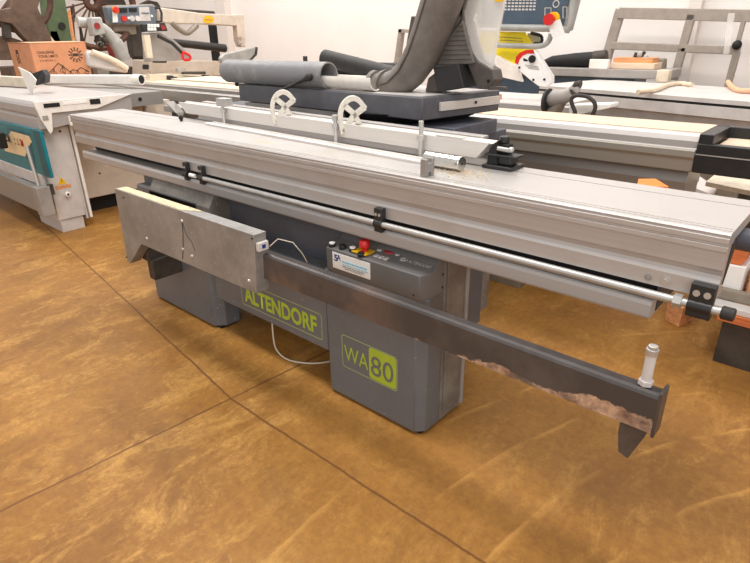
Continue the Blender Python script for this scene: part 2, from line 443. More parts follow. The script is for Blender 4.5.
# left hood with slanted scooped top
prof = [(YF, 0.50), (YF, 0.612), (1.262, 0.630), (1.274, 0.650), (1.282, 0.664), (1.40, 0.666), (1.40, 0.50)]
MB().xprof(prof, -2.56, -2.055).build('cover_hood', 'cab_side', S, bevel=0.002)  # lighter grey paints in the light falling on the slanted top
MB().xprof([(YF + .05, 0.50), (YF + .05, 0.655), (1.45, 0.655), (1.45, 0.50)], -2.69, -2.56).build('hood_end', 'cab_blue', S, bevel=0.002)
# console
c = 0.042
con = MB()
xr, xl = -0.915, -1.34
zt, zb = 0.606, 0.524
con.zprof([(xl, YF), (xr - c * .5, YF), (xr, YF + c), (xr, 1.359), (xl, 1.359)], 0.50, zt - 0.001)
con = MB()
base = [(xl, YF), (xr - 0.018, YF), (xr, YF + c), (xr, 1.357), (xl, 1.357)]
top = [zt, zt, zt, 0.665, 0.665]
n = 5
vs = [(x, y, 0.521) for x, y in base] + [(x, y, z) for (x, y), z in zip(base, top)]
# extra ring so the top is a gentle slope then a cove
mid = [(xl, 1.318, 0.620), (xr, 1.318, 0.620)]
vs += mid
con.add(vs, [(0, 1, 2, 3, 4), (0, 1, 6, 5), (1, 2, 7, 6), (2, 3, 8, 11, 7), (3, 4, 9, 8), (4, 0, 5, 10, 9), (5, 6, 7, 11, 10), (10, 11, 8, 9)])
con = con.build('control_console', 'console', S, bevel=0.003)
def slope_z(y): return zt + (y - YF) * (0.014 / 0.069)
cap_spots = [((332, 240.5), 'paper'), ((343, 244), 'black'), ((353, 246.5), 'paper'), ((361, 250), 'black')]
for (u, v), mt in [((332, 241.5), 'paper'), ((342.5, 244), 'black'), ((352.5, 246.5), 'paper'), ((361, 251), 'black')]:
    q = at(u, v - 2, z=0.633)
    z0 = slope_z(q.y)
    b = MB().cyl((q.x, q.y, z0), (q.x, q.y, z0 + 0.010), 0.0130).build('push_button', 'black', con, bevel=0.001)
    MB().cyl((q.x, q.y, z0 + .010), (q.x, q.y, z0 + 0.014), 0.0105).build('button_cap', mt, b)
ys = 1.29
ex, ey = -1.190, 1.285
zz = slope_z(ey)
yp = MB().zprof([(ex - .035, ey - .028), (ex + .030, ey - .028), (ex + .030, ey + .030), (ex - .035, ey + .030)], zz, zz + .004).build('emergency_stop_plate', 'yellow', con)
es = MB().tube([(ex, ey, zz), (ex, ey, zz + .014)], 0.012).tube([(ex, ey, zz + .014), (ex, ey, zz + .020), (ex, ey, zz + .036), (ex, ey, zz + .042)], [.013, .0185, .0185, .014], 24).build('emergency_stop', 'red', con, smooth=True)
# membrane keys
for i, (kx, ky) in enumerate([(-1.150, 1.318), (-1.135, 1.283), (-1.115, 1.283), (-1.094, 1.283), (-1.075, 1.322)]):
    zz = slope_z(ky); MB().box(kx - .0075, kx + .0075, ky - .0085, ky + .0085, zz - .002, zz + .002).build('membrane_key', 'print_light', con)
kx, ky = -1.112, 1.320; zz = slope_z(ky)
MB().zprof([(kx + .020 * math.cos(a / 16 * math.tau), ky + .014 * math.sin(a / 16 * math.tau)) for a in range(16)], zz - .002, zz + .004).build('status_display', 'red_dull', con)
sl = Vector((0, 0.069, 0.014))
m4 = frame_mat((-1.018, 1.296, slope_z(1.296)), (1, 0, 0), sl)
text_mesh('ALTENDORF', 0.088, 0.015, m4, 'console_lettering', 'print_light', con, 0.01, 0.0012)
kx, ky = -1.037, 1.304; zz = slope_z(ky)
MB().ringband((kx, ky, zz + .001), .013, .0012, 'z', 24, 6).tube([(kx - .006, ky - .007, zz + .001), (kx, ky + .008, zz + .003), (kx + .006, ky - .007, zz + .001)], .0012, 6).tube([(kx - .007, ky + .003, zz + .002), (kx + .007, ky + .003, zz + .002)], .0012, 6).build('console_emblem', 'print_light', con)
st = MB().box(-1.308, -1.134, YF - .0012, YF, 0.5385, 0.597).build('dealer_sticker', 'paper', con)
m5 = frame_mat((-1.300, YF - .0012, 0.566), (1, 0, 0), (0, 0, 1))
text_mesh('5', 0.018, 0.024, m5, 'sticker_logo', 'print_blue', st, 0.03, 0.0006)
m5 = frame_mat((-1.286, YF - .0012, 0.572), (1, 0, 0), (0, 0, 1))
text_mesh('A', 0.018, 0.020, m5, 'sticker_logo', 'print_blue', st, 0.03, 0.0006)
for z_, x0_, x1_, mt, h_ in ((0.569, -1.262, -1.146, 'print_cyan', .006), (0.560, -1.26, -1.142, 'print_cyan', .0035), (0.553, -1.26, -1.160, 'panel_grey', .0025), (0.547, -1.25, -1.17, 'panel_grey', .002)):
    g = MB(); x = x0_
    while x < x1_:
        w = random.uniform(.006, .016); g.box(x, min(x + w, x1_), YF - .0020, YF - .0011, z_, z_ + h_); x += w + .0025
    g.build('sticker_print', mt, st)
for (u, v) in ((413.5, 295),):
    q = at(u, v, y=YF); MB().cyl((q.x, YF - .002, q.z), (q.x, YF + .002, q.z), .003, 10).build('screw', 'deep_black', con)
for z_, y_ in ((0.585, 1.347), (0.54, 1.347)):
    MB().cyl((xr - .002, y_, z_), (xr + .0015, y_, z_), .004, 10).build('screw', 'deep_black', con)
# upper side panel above pedestal
MB().zprof([(-1.33, YF + .001), (xr - .018, YF + .001), (xr, YF + c), (xr, 1.357), (-1.33, 1.357)], 0.515, 0.5225).build('console_base', 'cab', S)
# ALTENDORF in an outlined plate on the bridge, WA80 on the pedestal
YB = YF + .004
def outline(x0, x1, z0, z1, r, w, y, name, parent, skip=None):
    a = rounded(x0, x1, z0, z1, r); b = rounded(x0 + w, x1 - w, z0 + w, z1 - w, r * .8)
    n_ = len(a); mb_ = MB()
    vs_ = [(x, y - .0008, z) for x, z in a] + [(x, y - .0008, z) for x, z in b]
    mb_.add(vs_, [(i, (i + 1) % n_, n_ + (i + 1) % n_, n_ + i) for i in range(n_)])
    return mb_.build(name, 'limeline', parent)
outline(-1.893, -1.388, 0.212, 0.325, .012, .0035, YB, 'lettering_frame', br)
text_mesh('ALTENDORF', 0.455, 0.076, frame_mat((-1.872, YB, 0.230), (1, 0, 0), (0, 0, 1)), 'altendorf_lettering', 'lime', br, 0.035, 0.001)
outline(-1.282, -1.018, 0.146, 0.284, .014, .0035, YF, 'lettering_frame', cab)
text_mesh('WA', 0.118, 0.064, frame_mat((-1.270, YF, 0.178), (1, 0, 0), (0, 0, 1)), 'wa_lettering', 'lime', cab, 0.0, 0.001)
gp = MB().yprof(rounded(-1.148, -1.024, 0.152, 0.278, .012), YF - .0008, YF).build('lime_plate', 'lime', cab)
text_mesh('80', 0.104, 0.080, frame_mat((-1.139, YF, 0.170), (1, 0, 0), (0, 0, 1)), 'number_lettering', 'cab', gp, 0.0, 0.0018)
# box hanging behind the side panel
hb = MB().box(-1.16, -1.0, 1.655, 1.80, 0.27, 0.62).build('switch_box', 'cab_side', S, bevel=0.006)
MB().box(-1.06, -0.975, 1.60, 1.66, 0.46, 0.60).build('wiring_bracket', 'lightgrey', hb)
MB().box(-1.06, -0.995, 1.61, 1.652, 0.30, 0.40).build('cable_gland', 'deep_black', hb)

# fixed guide beam
beam = MB().xprof([(1.270, 0.669), (1.266, 0.675), (1.266, 0.703), (1.271, 0.712), (1.276, 0.713), (1.280, 0.709), (1.292, 0.711), (1.345, 0.713), (1.350, 0.740), (1.56, 0.742), (1.56, 0.669)], -3.29, -0.288).build('guide_beam', 'alu', S)
MB().box(-0.288, -0.286, 1.31, 1.555, .675, .740).build('beam_end_plate', 'darkiron', beam)
MB().box(-3.28, -0.30, 1.338, 1.344, .713, .7485).build('gap_shade_strip', 'deep_black', beam)  # black strip stands in for the shade in the gap above the rod
MB().box(-0.62, -0.30, 1.60, 1.70, 0.62, 0.735).build('rear_rail', 'darkiron', beam)
# sliding table
prof = [(1.278, .750), (1.278, .787), (1.283, .795), (1.285, .803), (1.283, .811), (1.278, .818), (1.278, .857),
        (1.2705, .860), (1.2705, .870), (1.274, .872), (1.274, .876), (1.2705, .878), (1.2705, .888), (1.274, .890), (1.274, .893), (1.272, .896), (1.276, .900),
        (1.288, .900), (1.289, .8975), (1.292, .8975), (1.293, .900), (1.304, .900), (1.305, .8975), (1.308, .8975), (1.309, .900),
        (1.509, .900), (1.5095, .894), (1.5135, .894), (1.514, .900), (1.576, .900), (1.578, .897), (1.578, .868), (1.53, .868), (1.53, .874), (1.335, .874), (1.310, .860), (1.310, .770), (1.340, .762), (1.340, .750)]
tab = MB().xprof(prof, -3.367, -0.170).build('sliding_table', 'alu_top', S)
for (u, v, rr) in ((665.5, 280.5, .0075), (648.5, 277, .005)):
    q = at(u, v, y=1.278)
    MB().cyl((q.x, 1.2755, q.z), (q.x, 1.279, q.z), rr + .003, 20).cyl((q.x, 1.270, q.z), (q.x, 1.276, q.z), rr * .75, 6).build('bolt', 'steel' if rr > .006 else 'alu_grey', tab)
MB().prism([(-0.174, 1.311, .868), (-0.174, 1.365, .870), (-0.174, 1.322, .790), (-0.174, 1.311, .775)], (.006, 0, 0)).build('end_web', 'darkiron', tab)
# dark handle tube reaching past the table end
ha = at(742, 239, y=1.44)
hd = MB().tube([(-.178, 1.44, ha.z), (.12, 1.44, ha.z)], .026, 20).build('push_handle', 'navy', tab, smooth=True)
# guide rod and its holders
ry, rz = 1.262, .7345
rod = MB().cyl((-2.10, ry, rz), (-0.150, ry, rz), .0095, 20).build('guide_rod', 'steel', S, smooth=True)
MB().cyl((-2.23, ry, rz + .004), (-2.09, ry, rz + .004), .004, 10).build('threaded_rod', 'black', rod)
MB().tube([(-0.152, ry, rz), (-0.150, ry, rz), (-0.128, ry, rz), (-0.126, ry, rz)], [.012, .0145, .0145, .011], 18).build('rubber_buffer', 'rubber', rod)
MB().cyl((-0.245, ry, rz), (-0.228, ry, rz), .0165, 6).build('hex_nut', 'steel', rod)
MB().cyl((-2.175, ry - .006, rz + .003), (-2.135, ry - .006, rz + .003), .0085, 12).build('white_collar', 'paper', rod)
for xx, w in ((-2.215, .026), (-2.095, .028), (-1.105, .032), (-0.193, .048)):
    h = MB().yprof([(xx - w / 2, .708), (xx + w / 2, .708), (xx + w / 2, .785), (xx - w / 2, .785)], ry - .006, 1.2775)
    h.cyl((xx - w / 2, ry - .001, rz), (xx + w / 2, ry - .001, rz), .0135, 16)
    h = h.build('rod_holder', 'black', S, bevel=0.002)
    for s in (-1, 1): MB().cyl((xx + s * w * .22, ry - .0085, .765), (xx + s * w * .22, ry - .005, .765), w * .15, 12).build('screw', 'steel', h)
# swing arm and its sheet metal box
AY = 1.08
arm = MB().xprof([(AY, .505), (AY, .590), (AY + .004, .596), (AY + .012, .599), (AY + .012, .595), (AY + .040, .595), (AY + .040, .505)], -1.80, -0.196).build('swing_arm', 'arm', S)
MB().box(-0.197, -0.190, AY - .001, AY + .046, .497, .606).build('arm_end_plate', 'dark_steel', arm, bevel=0.001)
px_, py_ = -0.232, AY + .026
pin = MB().cyl((px_, py_, .600), (px_, py_, .612), .0155, 6).cyl((px_, py_, .612), (px_, py_, .672), .0105, 18).build('support_pin', 'lightgrey', arm, bevel=.0008)
MB().cyl((px_, py_, .672), (px_, py_, .686), .0125, 18).cyl((px_, py_, .686), (px_, py_, .693), .0095, 18).build('pin_tip', 'steel', pin, bevel=.0008)
MB().yprof([(-0.262, .5075), (-0.205, .5075), (-0.208, .485), (-0.232, .412), (-0.254, .420), (-0.262, .470)], AY + .010, AY + .040).build('locking_wedge', 'dark_steel', arm, bevel=.001)
# sheet box : L-shaped outline, chipboard on top
BY = 1.045
bx = [at(116, 188.5, y=BY), at(254.6, 236, y=BY), at(257.3, 293.5, y=BY), at(142, 243, y=BY), at(129, 262.5, y=BY)]
prof2 = [(-2.455, .676), (-1.468, .676), (-1.486, .456), (-2.302, .452), (-2.452, .322), (-2.478, .330)]
box = MB().yprof(prof2, BY, BY + .052).build('sheet_metal_box', 'board', S, bevel=.0015)
MB().prism([(-2.440, BY + .004, .676), (-1.92, BY + .004, .676), (-1.84, BY + .047, .676), (-2.44, BY + .047, .676)], (0, 0, .002)).build('chipboard_edge', 'chip', box)
for u, v in ((182, 221), (147, 238.5), (183, 249), (192, 256), (249, 281), (124, 197.5), (252.5, 238.5), (127, 257)):
    q = at(u, v, y=BY); small = (u, v) in ((124, 197.5), (252.5, 238.5), (127, 257))
    MB().tube([(q.x, BY, q.z), (q.x, BY - .0035, q.z), (q.x, BY - .005, q.z)], [.0075 if not small else .003, .006 if not small else .003, .002], 12).build('rivet', 'deep_black' if small else 'steel', box)
MB().tube([at(182, 222, y=BY - .001), at(183, 235, y=BY - .001), at(183, 249, y=BY - .001), at(182.5, 259, y=BY - .001)], .0013, 6).tube([at(182, 222, y=BY - .001), at(186, 234, y=BY - .001), at(192, 243, y=BY - .001), at(195, 251, y=BY - .001)], .0010, 6).build('scratch_marks', 'darkiron', box)
sw = MB().box(-1.470, -1.418, BY + .004, BY + .010, .590, .640)
q = at(262.5, 244, y=BY + .03)
lt = MB().box(-1.468, -1.452, BY + .004, BY + .046, .618, .648).build('rocker_switch', 'lightgrey', box, bevel=.0015)
MB().box(-1.4525, -1.4505, BY + .018, BY + .032, .627, .640).build('switch_lens', 'print_blue', lt)
MB().tube([(-1.455, BY + .052, .625), (-1.43, BY + .07, .652), (-1.39, BY + .10, .64), (-1.37, BY + .12, .60), (-1.37, BY + .14, .56)], .0018, 8).build('switch_cable', 'cable', box, smooth=True)
# hinge under the left end of the sheet box
hg = MB().box(-2.44, -2.38, BY + .055, YF + .01, .33, .44)
hg.box(-2.41, -2.36, BY + .06, YF, .24, .34)
hg.build('swing_hinge', 'darkiron', S, bevel=.004)
# outlet cable on floor between pedestals
pts = [at(273, 328, y=1.30), at(274, 342, y=1.29), at(279, 353, z=.012), at(289, 360, z=.006), at(305, 363, z=.006), at(320, 363, z=.006), at(337, 360, z=.006)]
pts[0].z = .19
sm = []
for i in range(len(pts) - 1):
    p0 = pts[max(i - 1, 0)]; p1 = pts[i]; p2 = pts[i + 1]; p3 = pts[min(i + 2, len(pts) - 1)]
    for k_ in range(6):
        t = k_ / 6
        sm.append(0.5 * ((2 * p1) + (-p0 + p2) * t + (2 * p0 - 5 * p1 + 4 * p2 - p3) * t * t + (-p0 + 3 * p1 - 3 * p2 + p3) * t ** 3))
sm.append(pts[-1])
MB().tube(sm, .0036, 8).build('power_cable', 'cable', S, smooth=True)

# saw table behind the slider, with tray standing on its round support
tt = MB().box(-2.75, -1.25, 1.66, 2.30, .845, .885).build('saw_table', 'navy', S, bevel=.004)
MB().box(-2.75, -1.22, 1.84, 2.16, .887, .945).build('table_block', 'navy', S, bevel=.004)
MB().box(-3.05, -2.75, 1.66, 1.80, .90, .93).build('table_extension', 'midgrey', S)
rs = MB().tube([(-1.62, 2.06, .945), (-1.62, 2.06, .955), (-1.62, 2.06, .985)], [.27, .30, .33], 40).build('round_support', 'black', S, smooth=True)
C = at(422.5, 98, z=1.058)
tray = MB().prism([(C.x, C.y, .975), (-1.235, 2.19, .975), (-2.3, 2.26, .975), (-2.52, 1.80, .975)], (0, 0, .083))
tray = tray.build('raised_tray', 'tray', S, bevel=.004)
MB().prism([(C.x - .03, C.y + .03, 1.058), (-1.27, 2.15, 1.058), (-2.3, 2.22, 1.058), (-2.46, 1.83, 1.058)], (0, 0, .002)).build('tray_top', 'lightgrey', tray)
d = Vector((-1.235 - C.x, 2.19 - C.y, 0)); dn = d.normalized(); nn = Vector((dn.y, -dn.x, 0))
a0 = Vector((C.x, C.y, 0)) + dn * .085 + nn * .002; a1 = Vector((C.x, C.y, 0)) + dn * (d.length - .012) + nn * .002
sc_ = MB().prism([a0 + Vector((0, 0, 1.004)), a1 + Vector((0, 0, 1.004)), a1 + nn * .012 + Vector((0, 0, 1.004)), a0 + nn * .012 + Vector((0, 0, 1.004))], (0, 0, .032)).build('tray_strip', 'alu_light', tray, bevel=.001)
mid_ = a0.lerp(a1, .56) + nn * .013 + Vector((0, 0, 1.022))
MB().tube([mid_, mid_ + nn * .004], .006, 10).build('strip_screw', 'darkiron', sc_)
MB().box(-2.45, -1.75, 1.78, 1.83, .887, .972).build('cover_strip', 'alu_grey', S)
MB().box(-1.86, -1.60, 1.73, 1.82, .887, .955).build('lock_lever_block', 'black', S, bevel=.005)
MB().box(-1.56, -1.40, 1.73, 1.82, .887, .950).build('lock_lever_block', 'deep_black', S, bevel=.005)

# blade guard
G = thing('blade_guard', (-1.55, 2.0, 1.06), 'tall grey plastic blade guard with clear shield standing on the raised tray', 'blade guard')
def arc(pts_uv, y): return [at(u, v, y=y) for u, v in pts_uv]
gy = 2.0
gd = 1.90
dpath = [at(u, v, y=gd) for u, v in ((375, 85), (386, 86.5), (399, 83), (411, 72), (422, 54), (431, 32), (441, 4), (452, -30), (458, -50))]
dd = MB().tube(dpath, [.050, .055, .060, .064, .070, .074, .078, .082, .084], 24).build('dust_duct', 'guard', G, smooth=True)
for k_, off in enumerate(((-.3, -.96), (-.75, -.66))):
    rr_ = [.056, .062, .066, .070, .074, .078, .082, .084]
    MB().tube([p + Vector((off[0] * r_ * .8, off[1] * r_, off[0] * -.3 * r_)) for p, r_ in zip(dpath[1:], rr_)], .0045, 8).build('duct_ridge', 'guard_dark', dd, smooth=True)
q0 = dpath[0]; q1 = dpath[1]; t_ = (q1 - q0).normalized()
MB().tube([q0 - t_ * .012, q0 - t_ * .010, q0 + t_ * .010, q0 + t_ * .012], [.056, .060, .060, .056], 24).build('duct_collar', 'guard', dd, smooth=True)
MB().tube([q0 + t_ * .045, q0 + t_ * .047, q0 + t_ * .060, q0 + t_ * .062], [.062, .066, .067, .063], 24).build('duct_collar', 'guard', dd, smooth=True)
def plate(uv, y0, y1, name, mat, par, bev=.003):
    P = [at(u, v, y=y0) for u, v in uv]
    return MB().yprof([(p.x, p.z) for p in P], y0, y1).build(name, mat, par, bevel=bev)
plate([(400, 76), (403, 62), (411, 16), (417, 17), (421, 0), (428, -30), (446, -30), (432, 10), (420, 50), (410, 78)], 1.985, 2.03, 'rear_fin', 'guard_dark', G)
plate([(404, 70), (413, 30), (422, 0), (428, -20), (434, -20), (424, 20), (412, 60)], 1.93, 1.985, 'rear_fin', 'guard', G)
plate([(440, 70), (448, 40), (462, 16), (475, -30), (452, -30), (436, 30), (428, 68)], 1.95, 2.04, 'guard_housing', 'guard', G)
tri = plate([(432, 69), (445, 42), (462, 20), (468, 45), (474, 63)], 1.94, 2.03, 'ribbed_side_plate', 'guard', G)
for i in range(9):
    v = 26 + i * 4.7
    ul = 458 - (v - 26) * .62; ur = 463.5 + (v - 26) * .25
    MB().tube([at(ul, v + 1, y=1.938), at(ur, v, y=1.938)], .0013, 6).build('rib', 'guard_dark', tri)
plate([(466, -30), (463, 14), (465, 32), (470, 50), (478, 62), (492, 70), (494, 80), (489, 89), (478, 89), (468, 66), (461, 34), (459, 10), (460, -30)], 1.95, 2.02, 'curved_foot', 'guard_dark', G)
q = at(488.5, 81, y=1.948); MB().cyl((q.x, 1.945, q.z), (q.x, 1.951, q.z), .006, 12).build('pivot_bolt', 'deep_black', G)
plate([(433, 68), (458, 64), (464, 88), (438, 92)], 1.90, 2.02, 'riving_block', 'black', G)
plate([(425, 92), (428, 78), (436, 72), (438, 92)], 1.92, 2.02, 'duct_foot', 'guard_dark', G)
sh = plate([(466, -30), (463, 14), (466, 34), (471, 50), (479, 61), (492, 69), (499, 30), (506, -6), (508, -30)], 1.958, 1.964, 'clear_shield', 'clear', G, 0)
sh2 = plate([(466, -30), (463, 14), (466, 34), (471, 50), (479, 61), (492, 69), (499, 30), (506, -6), (508, -30)], 2.004, 2.010, 'clear_shield', 'clear', G, 0)
MB().tube([at(492, 69, y=1.985), at(499, 30, y=1.985), at(506, -6, y=1.985)], .006, 8).build('shield_edge', 'clear', G)
plate([(494.5, -3), (503, -3), (502.5, 2), (494.5, 1.5)], 1.95, 1.957, 'yellow_tab', 'yellow', G, .001)
plate([(488, 86), (505, 87), (505, 89.5), (488, 90)], 1.95, 1.97, 'foot_pin', 'guard_dark', G, .001)

# loose dust pipes on tray
def rot_pipe(name, a, b, ro, ri, mat, label, cat, **kw):
    return one(MB().pipe(a, b, ro, ri), name, mat, label, cat, smooth=True, **kw)
T = thing('dust_pipe', (-2.3, 1.86, 1.06), 'wide dusty grey dust extraction pipe lying along the tray', 'pipe')
pa = at(230, 78.5, y=1.815)
pa.z = 1.116; pb = Vector((at(329, 79, y=1.815).x, 1.815, 1.116))
MB().pipe(pa, pb, .056, .050).build('pipe_shell', 'duct', T, smooth=True)
MB().tube([pa + Vector((.001, 0, 0)), pa - Vector((.012, 0, 0)), pa - Vector((.016, 0, 0))], [.056, .052, .038], 28).build('pipe_cap', 'duct', T, smooth=True)
la = at(309, 77, y=1.745); lb = at(284, 89, y=1.745)
lv = MB().tube([la, la.lerp(lb, .25), lb], [.015, .009, .007], 12).ball(la, .017).build('clamp_lever', 'rubber', T, smooth=True)
lz = at(237, 84, y=1.82); MB().ball(lz, .012).tube([lz, at(262, 85, y=1.81)], .004, 8).build('hook_lever', 'rubber', T, smooth=True)
a = at(325, 58, y=2.08); b_ = at(398, 82, y=2.08)
b_.z = max(b_.z, 1.10)
BP = thing('black_pipe', (b_.x, 2.08, 1.06), 'black plastic pipe leaning up behind the grey dust pipe', 'pipe')
MB().pipe(a, b_, .040, .036).build('pipe_shell', 'rubber', BP, smooth=True)
MB().cyl(a + (b_ - a) * .004, a + (b_ - a) * .012, .037, 24).build('pipe_cap', 'black', BP)
WP = at(334, 80, y=1.93); WQ = at(381, 91, y=1.93)
wl = MB(); wa = at(328, 80, y=1.83).x; wb = at(380, 88, y=1.85).x
arc_o = [(1.83 + .043 * math.cos(math.radians(a)), 1.106 + .043 * math.sin(math.radians(a))) for a in range(165, 376, 15)]
arc_i = [(1.83 + .039 * math.cos(math.radians(a)), 1.106 + .039 * math.sin(math.radians(a))) for a in range(375, 164, -15)]
wl.xprof(arc_o + arc_i, wa, wb)
one(wl, 'white_liner_sheet', 'white', 'white curved half shell between the grey dust pipe and the blade guard duct', 'sheet', smooth=True)
one(MB().pipe(Vector((at(330, 70, y=2.1).x, 2.16, 1.11)), Vector((at(396, 80, y=2.1).x, 2.16, 1.11)), .045, .04), 'black_duct', 'deep_black', 'short black duct lying low behind the white half shell', 'duct', smooth=True)
BR = MB().box(at(292, 65, y=2.28).x, at(345, 65, y=2.28).x, 2.26, 2.32, 1.062, 1.10)
q = at(304, 60, y=2.28); BR.box(q.x - .008, q.x + .008, 2.28, 2.30, 1.08, q.z + .02)
q = at(351, 57, y=2.28); BR.box(q.x - .08, q.x + .03, 2.28, 2.30, 1.09, q.z)
one(BR, 'bracket_rail', 'darkiron', 'dark bracket rail seen behind the dust pipes on the tray', 'bracket')

# ------------------------------------------------------------------ crosscut fence on the slider
FN = thing('crosscut_fence', (-1.7, 1.55, .9), 'long pale aluminium crosscut fence lying on the sliding table, mitred ends', 'fence')
def fpt(u, v, z): return at(u, v, z=z)
f_l = Vector((at(186, 113, z=.925).x, at(186, 113, z=.925).y)); f_r = Vector((at(476, 158, z=.925).x, at(476, 158, z=.925).y))
fd = (f_r - f_l).normalized(); fn_ = Vector((-fd.y, fd.x))     # fn_ points away from the viewer
def F3(s, t, z):
    p = f_l + fd * s + fn_ * t; return (p.x, p.y, z)
FL = (f_r - f_l).length
mbf = MB().prism([F3(-.02, 0, .925), F3(-.02, .06, .925), F3(-.02, .06, .962), F3(-.02, .052, .970), F3(-.02, .008, .970), F3(-.02, 0, .975)], (0, 0, 0.0001))
# upper profile: mitred on both ends
def loft(p0, p1):
    n_ = len(p0); return MB().add(p0 + p1, [tuple(range(n_))[::-1], tuple(range(n_, 2 * n_))] + [(i, (i + 1) % n_, n_ + (i + 1) % n_, n_ + i) for i in range(n_)])
sec = [(0, .925), (0, .975), (.006, .975), (.010, .970), (.046, .970), (.050, .975), (.056, .975), (.056, .955), (.05, .950), (.05, .940), (.056, .935), (.056, .925)]
up = loft([F3(-.045 * ((z - .925) / .05) * 1.4 - t * .3, t, z) for t, z in sec], [F3(FL + (z - .925) * .9 + t * .1 + (.018 if .02 < t < .055 and z < .96 else 0), t, z) for t, z in sec]).build('fence_profile', 'alu_light', FN, bevel=.0008)
sec = [(.010, .902), (.010, .922), (.016, .925), (.062, .925), (.066, .920), (.062, .912), (.066, .902)]
loft([F3(.10, t, z) for t, z in sec], [F3(FL + .020 + (z - .902) * .9 + t * .4, t, z) for t, z in sec]).build('lower_profile', 'alu', FN, bevel=.0008)
# rear scale rail
loft([F3(.06, t, z) for t, z in ((.062, .970), (.062, .980), (.095, .980), (.095, .970))], [F3(FL - .02, t, z) for t, z in ((.062, .970), (.062, .980), (.095, .980), (.095, .970))]).build('scale_rail', 'alu', FN, bevel=.002)
MB().prism([F3(FL - .16, .0, .9752), F3(FL - .055, .0, .9752), F3(FL - .055, .03, .9752), F3(FL - .16, .03, .9752)], (0, 0, .006)).build('scale_slide', 'alu_light', FN, bevel=.002)
# grey mitred end at left
e0 = [at(171, 102, y=1.66), at(177, 101, y=1.66), at(183, 112.5, y=1.60), at(183, 117, y=1.60), at(177, 117, y=1.60)]
lp = MB().add([at(165, 101, y=1.69), at(174, 101, y=1.69), at(184, 112, y=1.60), at(182, 120, y=1.60), at(176, 113, y=1.62),
               at(165, 101, y=1.70) , at(174, 101, y=1.70), at(184, 112, y=1.612), at(182, 120, y=1.612), at(176, 113, y=1.632)],
              [(0, 1, 2, 3, 4), (9, 8, 7, 6, 5), (0, 5, 6, 1), (1, 6, 7, 2), (2, 7, 8, 3), (3, 8, 9, 4), (4, 9, 5, 0)]).build('end_bracket', 'midgrey', FN)
q = at(181, 118, z=.915); MB().ball(q, .011, (1.2, 1, 1)).tube([q + Vector((0, 0, -.014)), q + Vector((0, 0, .012))], .007, 10).build('end_knob', 'deep_black', FN, smooth=True)
# flip stops : quarter discs with a crossed web
def fence_s(u, v):
    d = RM @ Vector((u - CX, v - CY, F_PX)); d2 = Vector((d.x, d.y)); o2 = f_l - fn_ * .012
    return (o2.dot(fn_) / d2.dot(fn_) * d2 - o2).dot(fd)
def flipstop(u, v, s=1.0):
    s0 = fence_s(u, v)
    o = F3(s0, -.004, .938)
    root = thing('flip_stop', o, '', 'stop', 'flip stops on the crosscut fence')
    ax = Vector((fd.x, fd.y, 0)) * .62 + Vector((fn_.x, fn_.y, 0)) * .78; ax.normalize()
    zz_ = Vector((0, 0, 1)); nrm = ax.cross(zz_).normalized()
    def Q(a, b): return Vector(o) + ax * a * s + zz_ * b * s
    # rim: from the foot up round and over to the far lip
    rim = [(.000, -.004), (-.010, .045), (-.006, .090), (.014, .122), (.044, .136), (.074, .126), (.100, .094)]
    inn = [(.016, .008), (.008, .046), (.011, .082), (.026, .106), (.046, .117), (.064, .110), (.086, .086)]
    th = nrm * .022 * s
    def strip(A, B):
        k = len(A); m_ = MB()
        vs_ = [Q(*p) - th / 2 for p in A] + [Q(*p) - th / 2 for p in B] + [Q(*p) + th / 2 for p in A] + [Q(*p) + th / 2 for p in B]
        fs_ = []
        for i in range(k - 1):
            fs_ += [(i, i + 1, k + i + 1, k + i), (2 * k + i, 3 * k + i, 3 * k + i + 1, 2 * k + i + 1), (i, 2 * k + i, 2 * k + i + 1, i + 1), (k + i, k + i + 1, 3 * k + i + 1, 3 * k + i)]
        fs_ += [(0, k, 3 * k, 2 * k), (k - 1, 3 * k - 1, 4 * k - 1, 2 * k - 1)]
        return m_.add(vs_, fs_)
    def smooth_pts(A, n_=4):
        out = []
        for i in range(len(A) - 1):
            p0, p1, p2, p3 = [Vector(A[max(0, min(len(A) - 1, j))]) for j in (i - 1, i, i + 1, i + 2)]
            for k_ in range(n_):
                t = k_ / n_
                out.append(tuple(.5 * ((2 * p1) + (-p0 + p2) * t + (2 * p0 - 5 * p1 + 4 * p2 - p3) * t * t + (-p0 + 3 * p1 - 3 * p2 + p3) * t ** 3)))
        out.append(A[-1]); return out
    strip(smooth_pts(rim), smooth_pts(inn)).build('stop_rim', 'flipstop', root, bevel=.0015 * s)
    strip([(.000, .012), (.042, .072), (.084, .102)], [(.014, -.002), (.056, .058), (.098, .086)]).build('stop_web', 'flipstop', root, bevel=.0015 * s)
    strip([(.004, .098), (.038, .070), (.058, .036)], [(.020, .112), (.058, .078), (.080, .036)]).build('stop_web', 'flipstop', root, bevel=.0015 * s)
    return root
# t-bolts
for (u, v, hh) in ((223, 110, .985), (335.5, 126, .995), (421, 140, 1.02)):
    q = Vector(F3(fence_s(u, v), -.012, .9))
    tb = MB().cyl((q.x, q.y, .9005), (q.x, q.y, hh), .008, 14)
    tb.cyl((q.x, q.y, .958), (q.x, q.y, .976), .0145, 6)
    if u == 223: tb.box(q.x - .034, q.x + .040, q.y - .01, q.y + .03, .985, 1.020); tb.cyl((q.x, q.y, .945), (q.x, q.y, .99), .008, 10)
    if u == 335.5: tb.cyl((q.x, q.y, .985), (q.x, q.y, 1.006), .0125, 6)
    tb.build('clamp_bolt', 'steel', FN, bevel=.0008)
a_ = flipstop(272, 119, 1.0); a_['label'] = 'white cast flip stop beneath the wide grey dust pipe'
b2 = flipstop(339.5, 130, 1.0); b2['label'] = 'white cast flip stop beside a clamp bolt, in front of the white sheet'

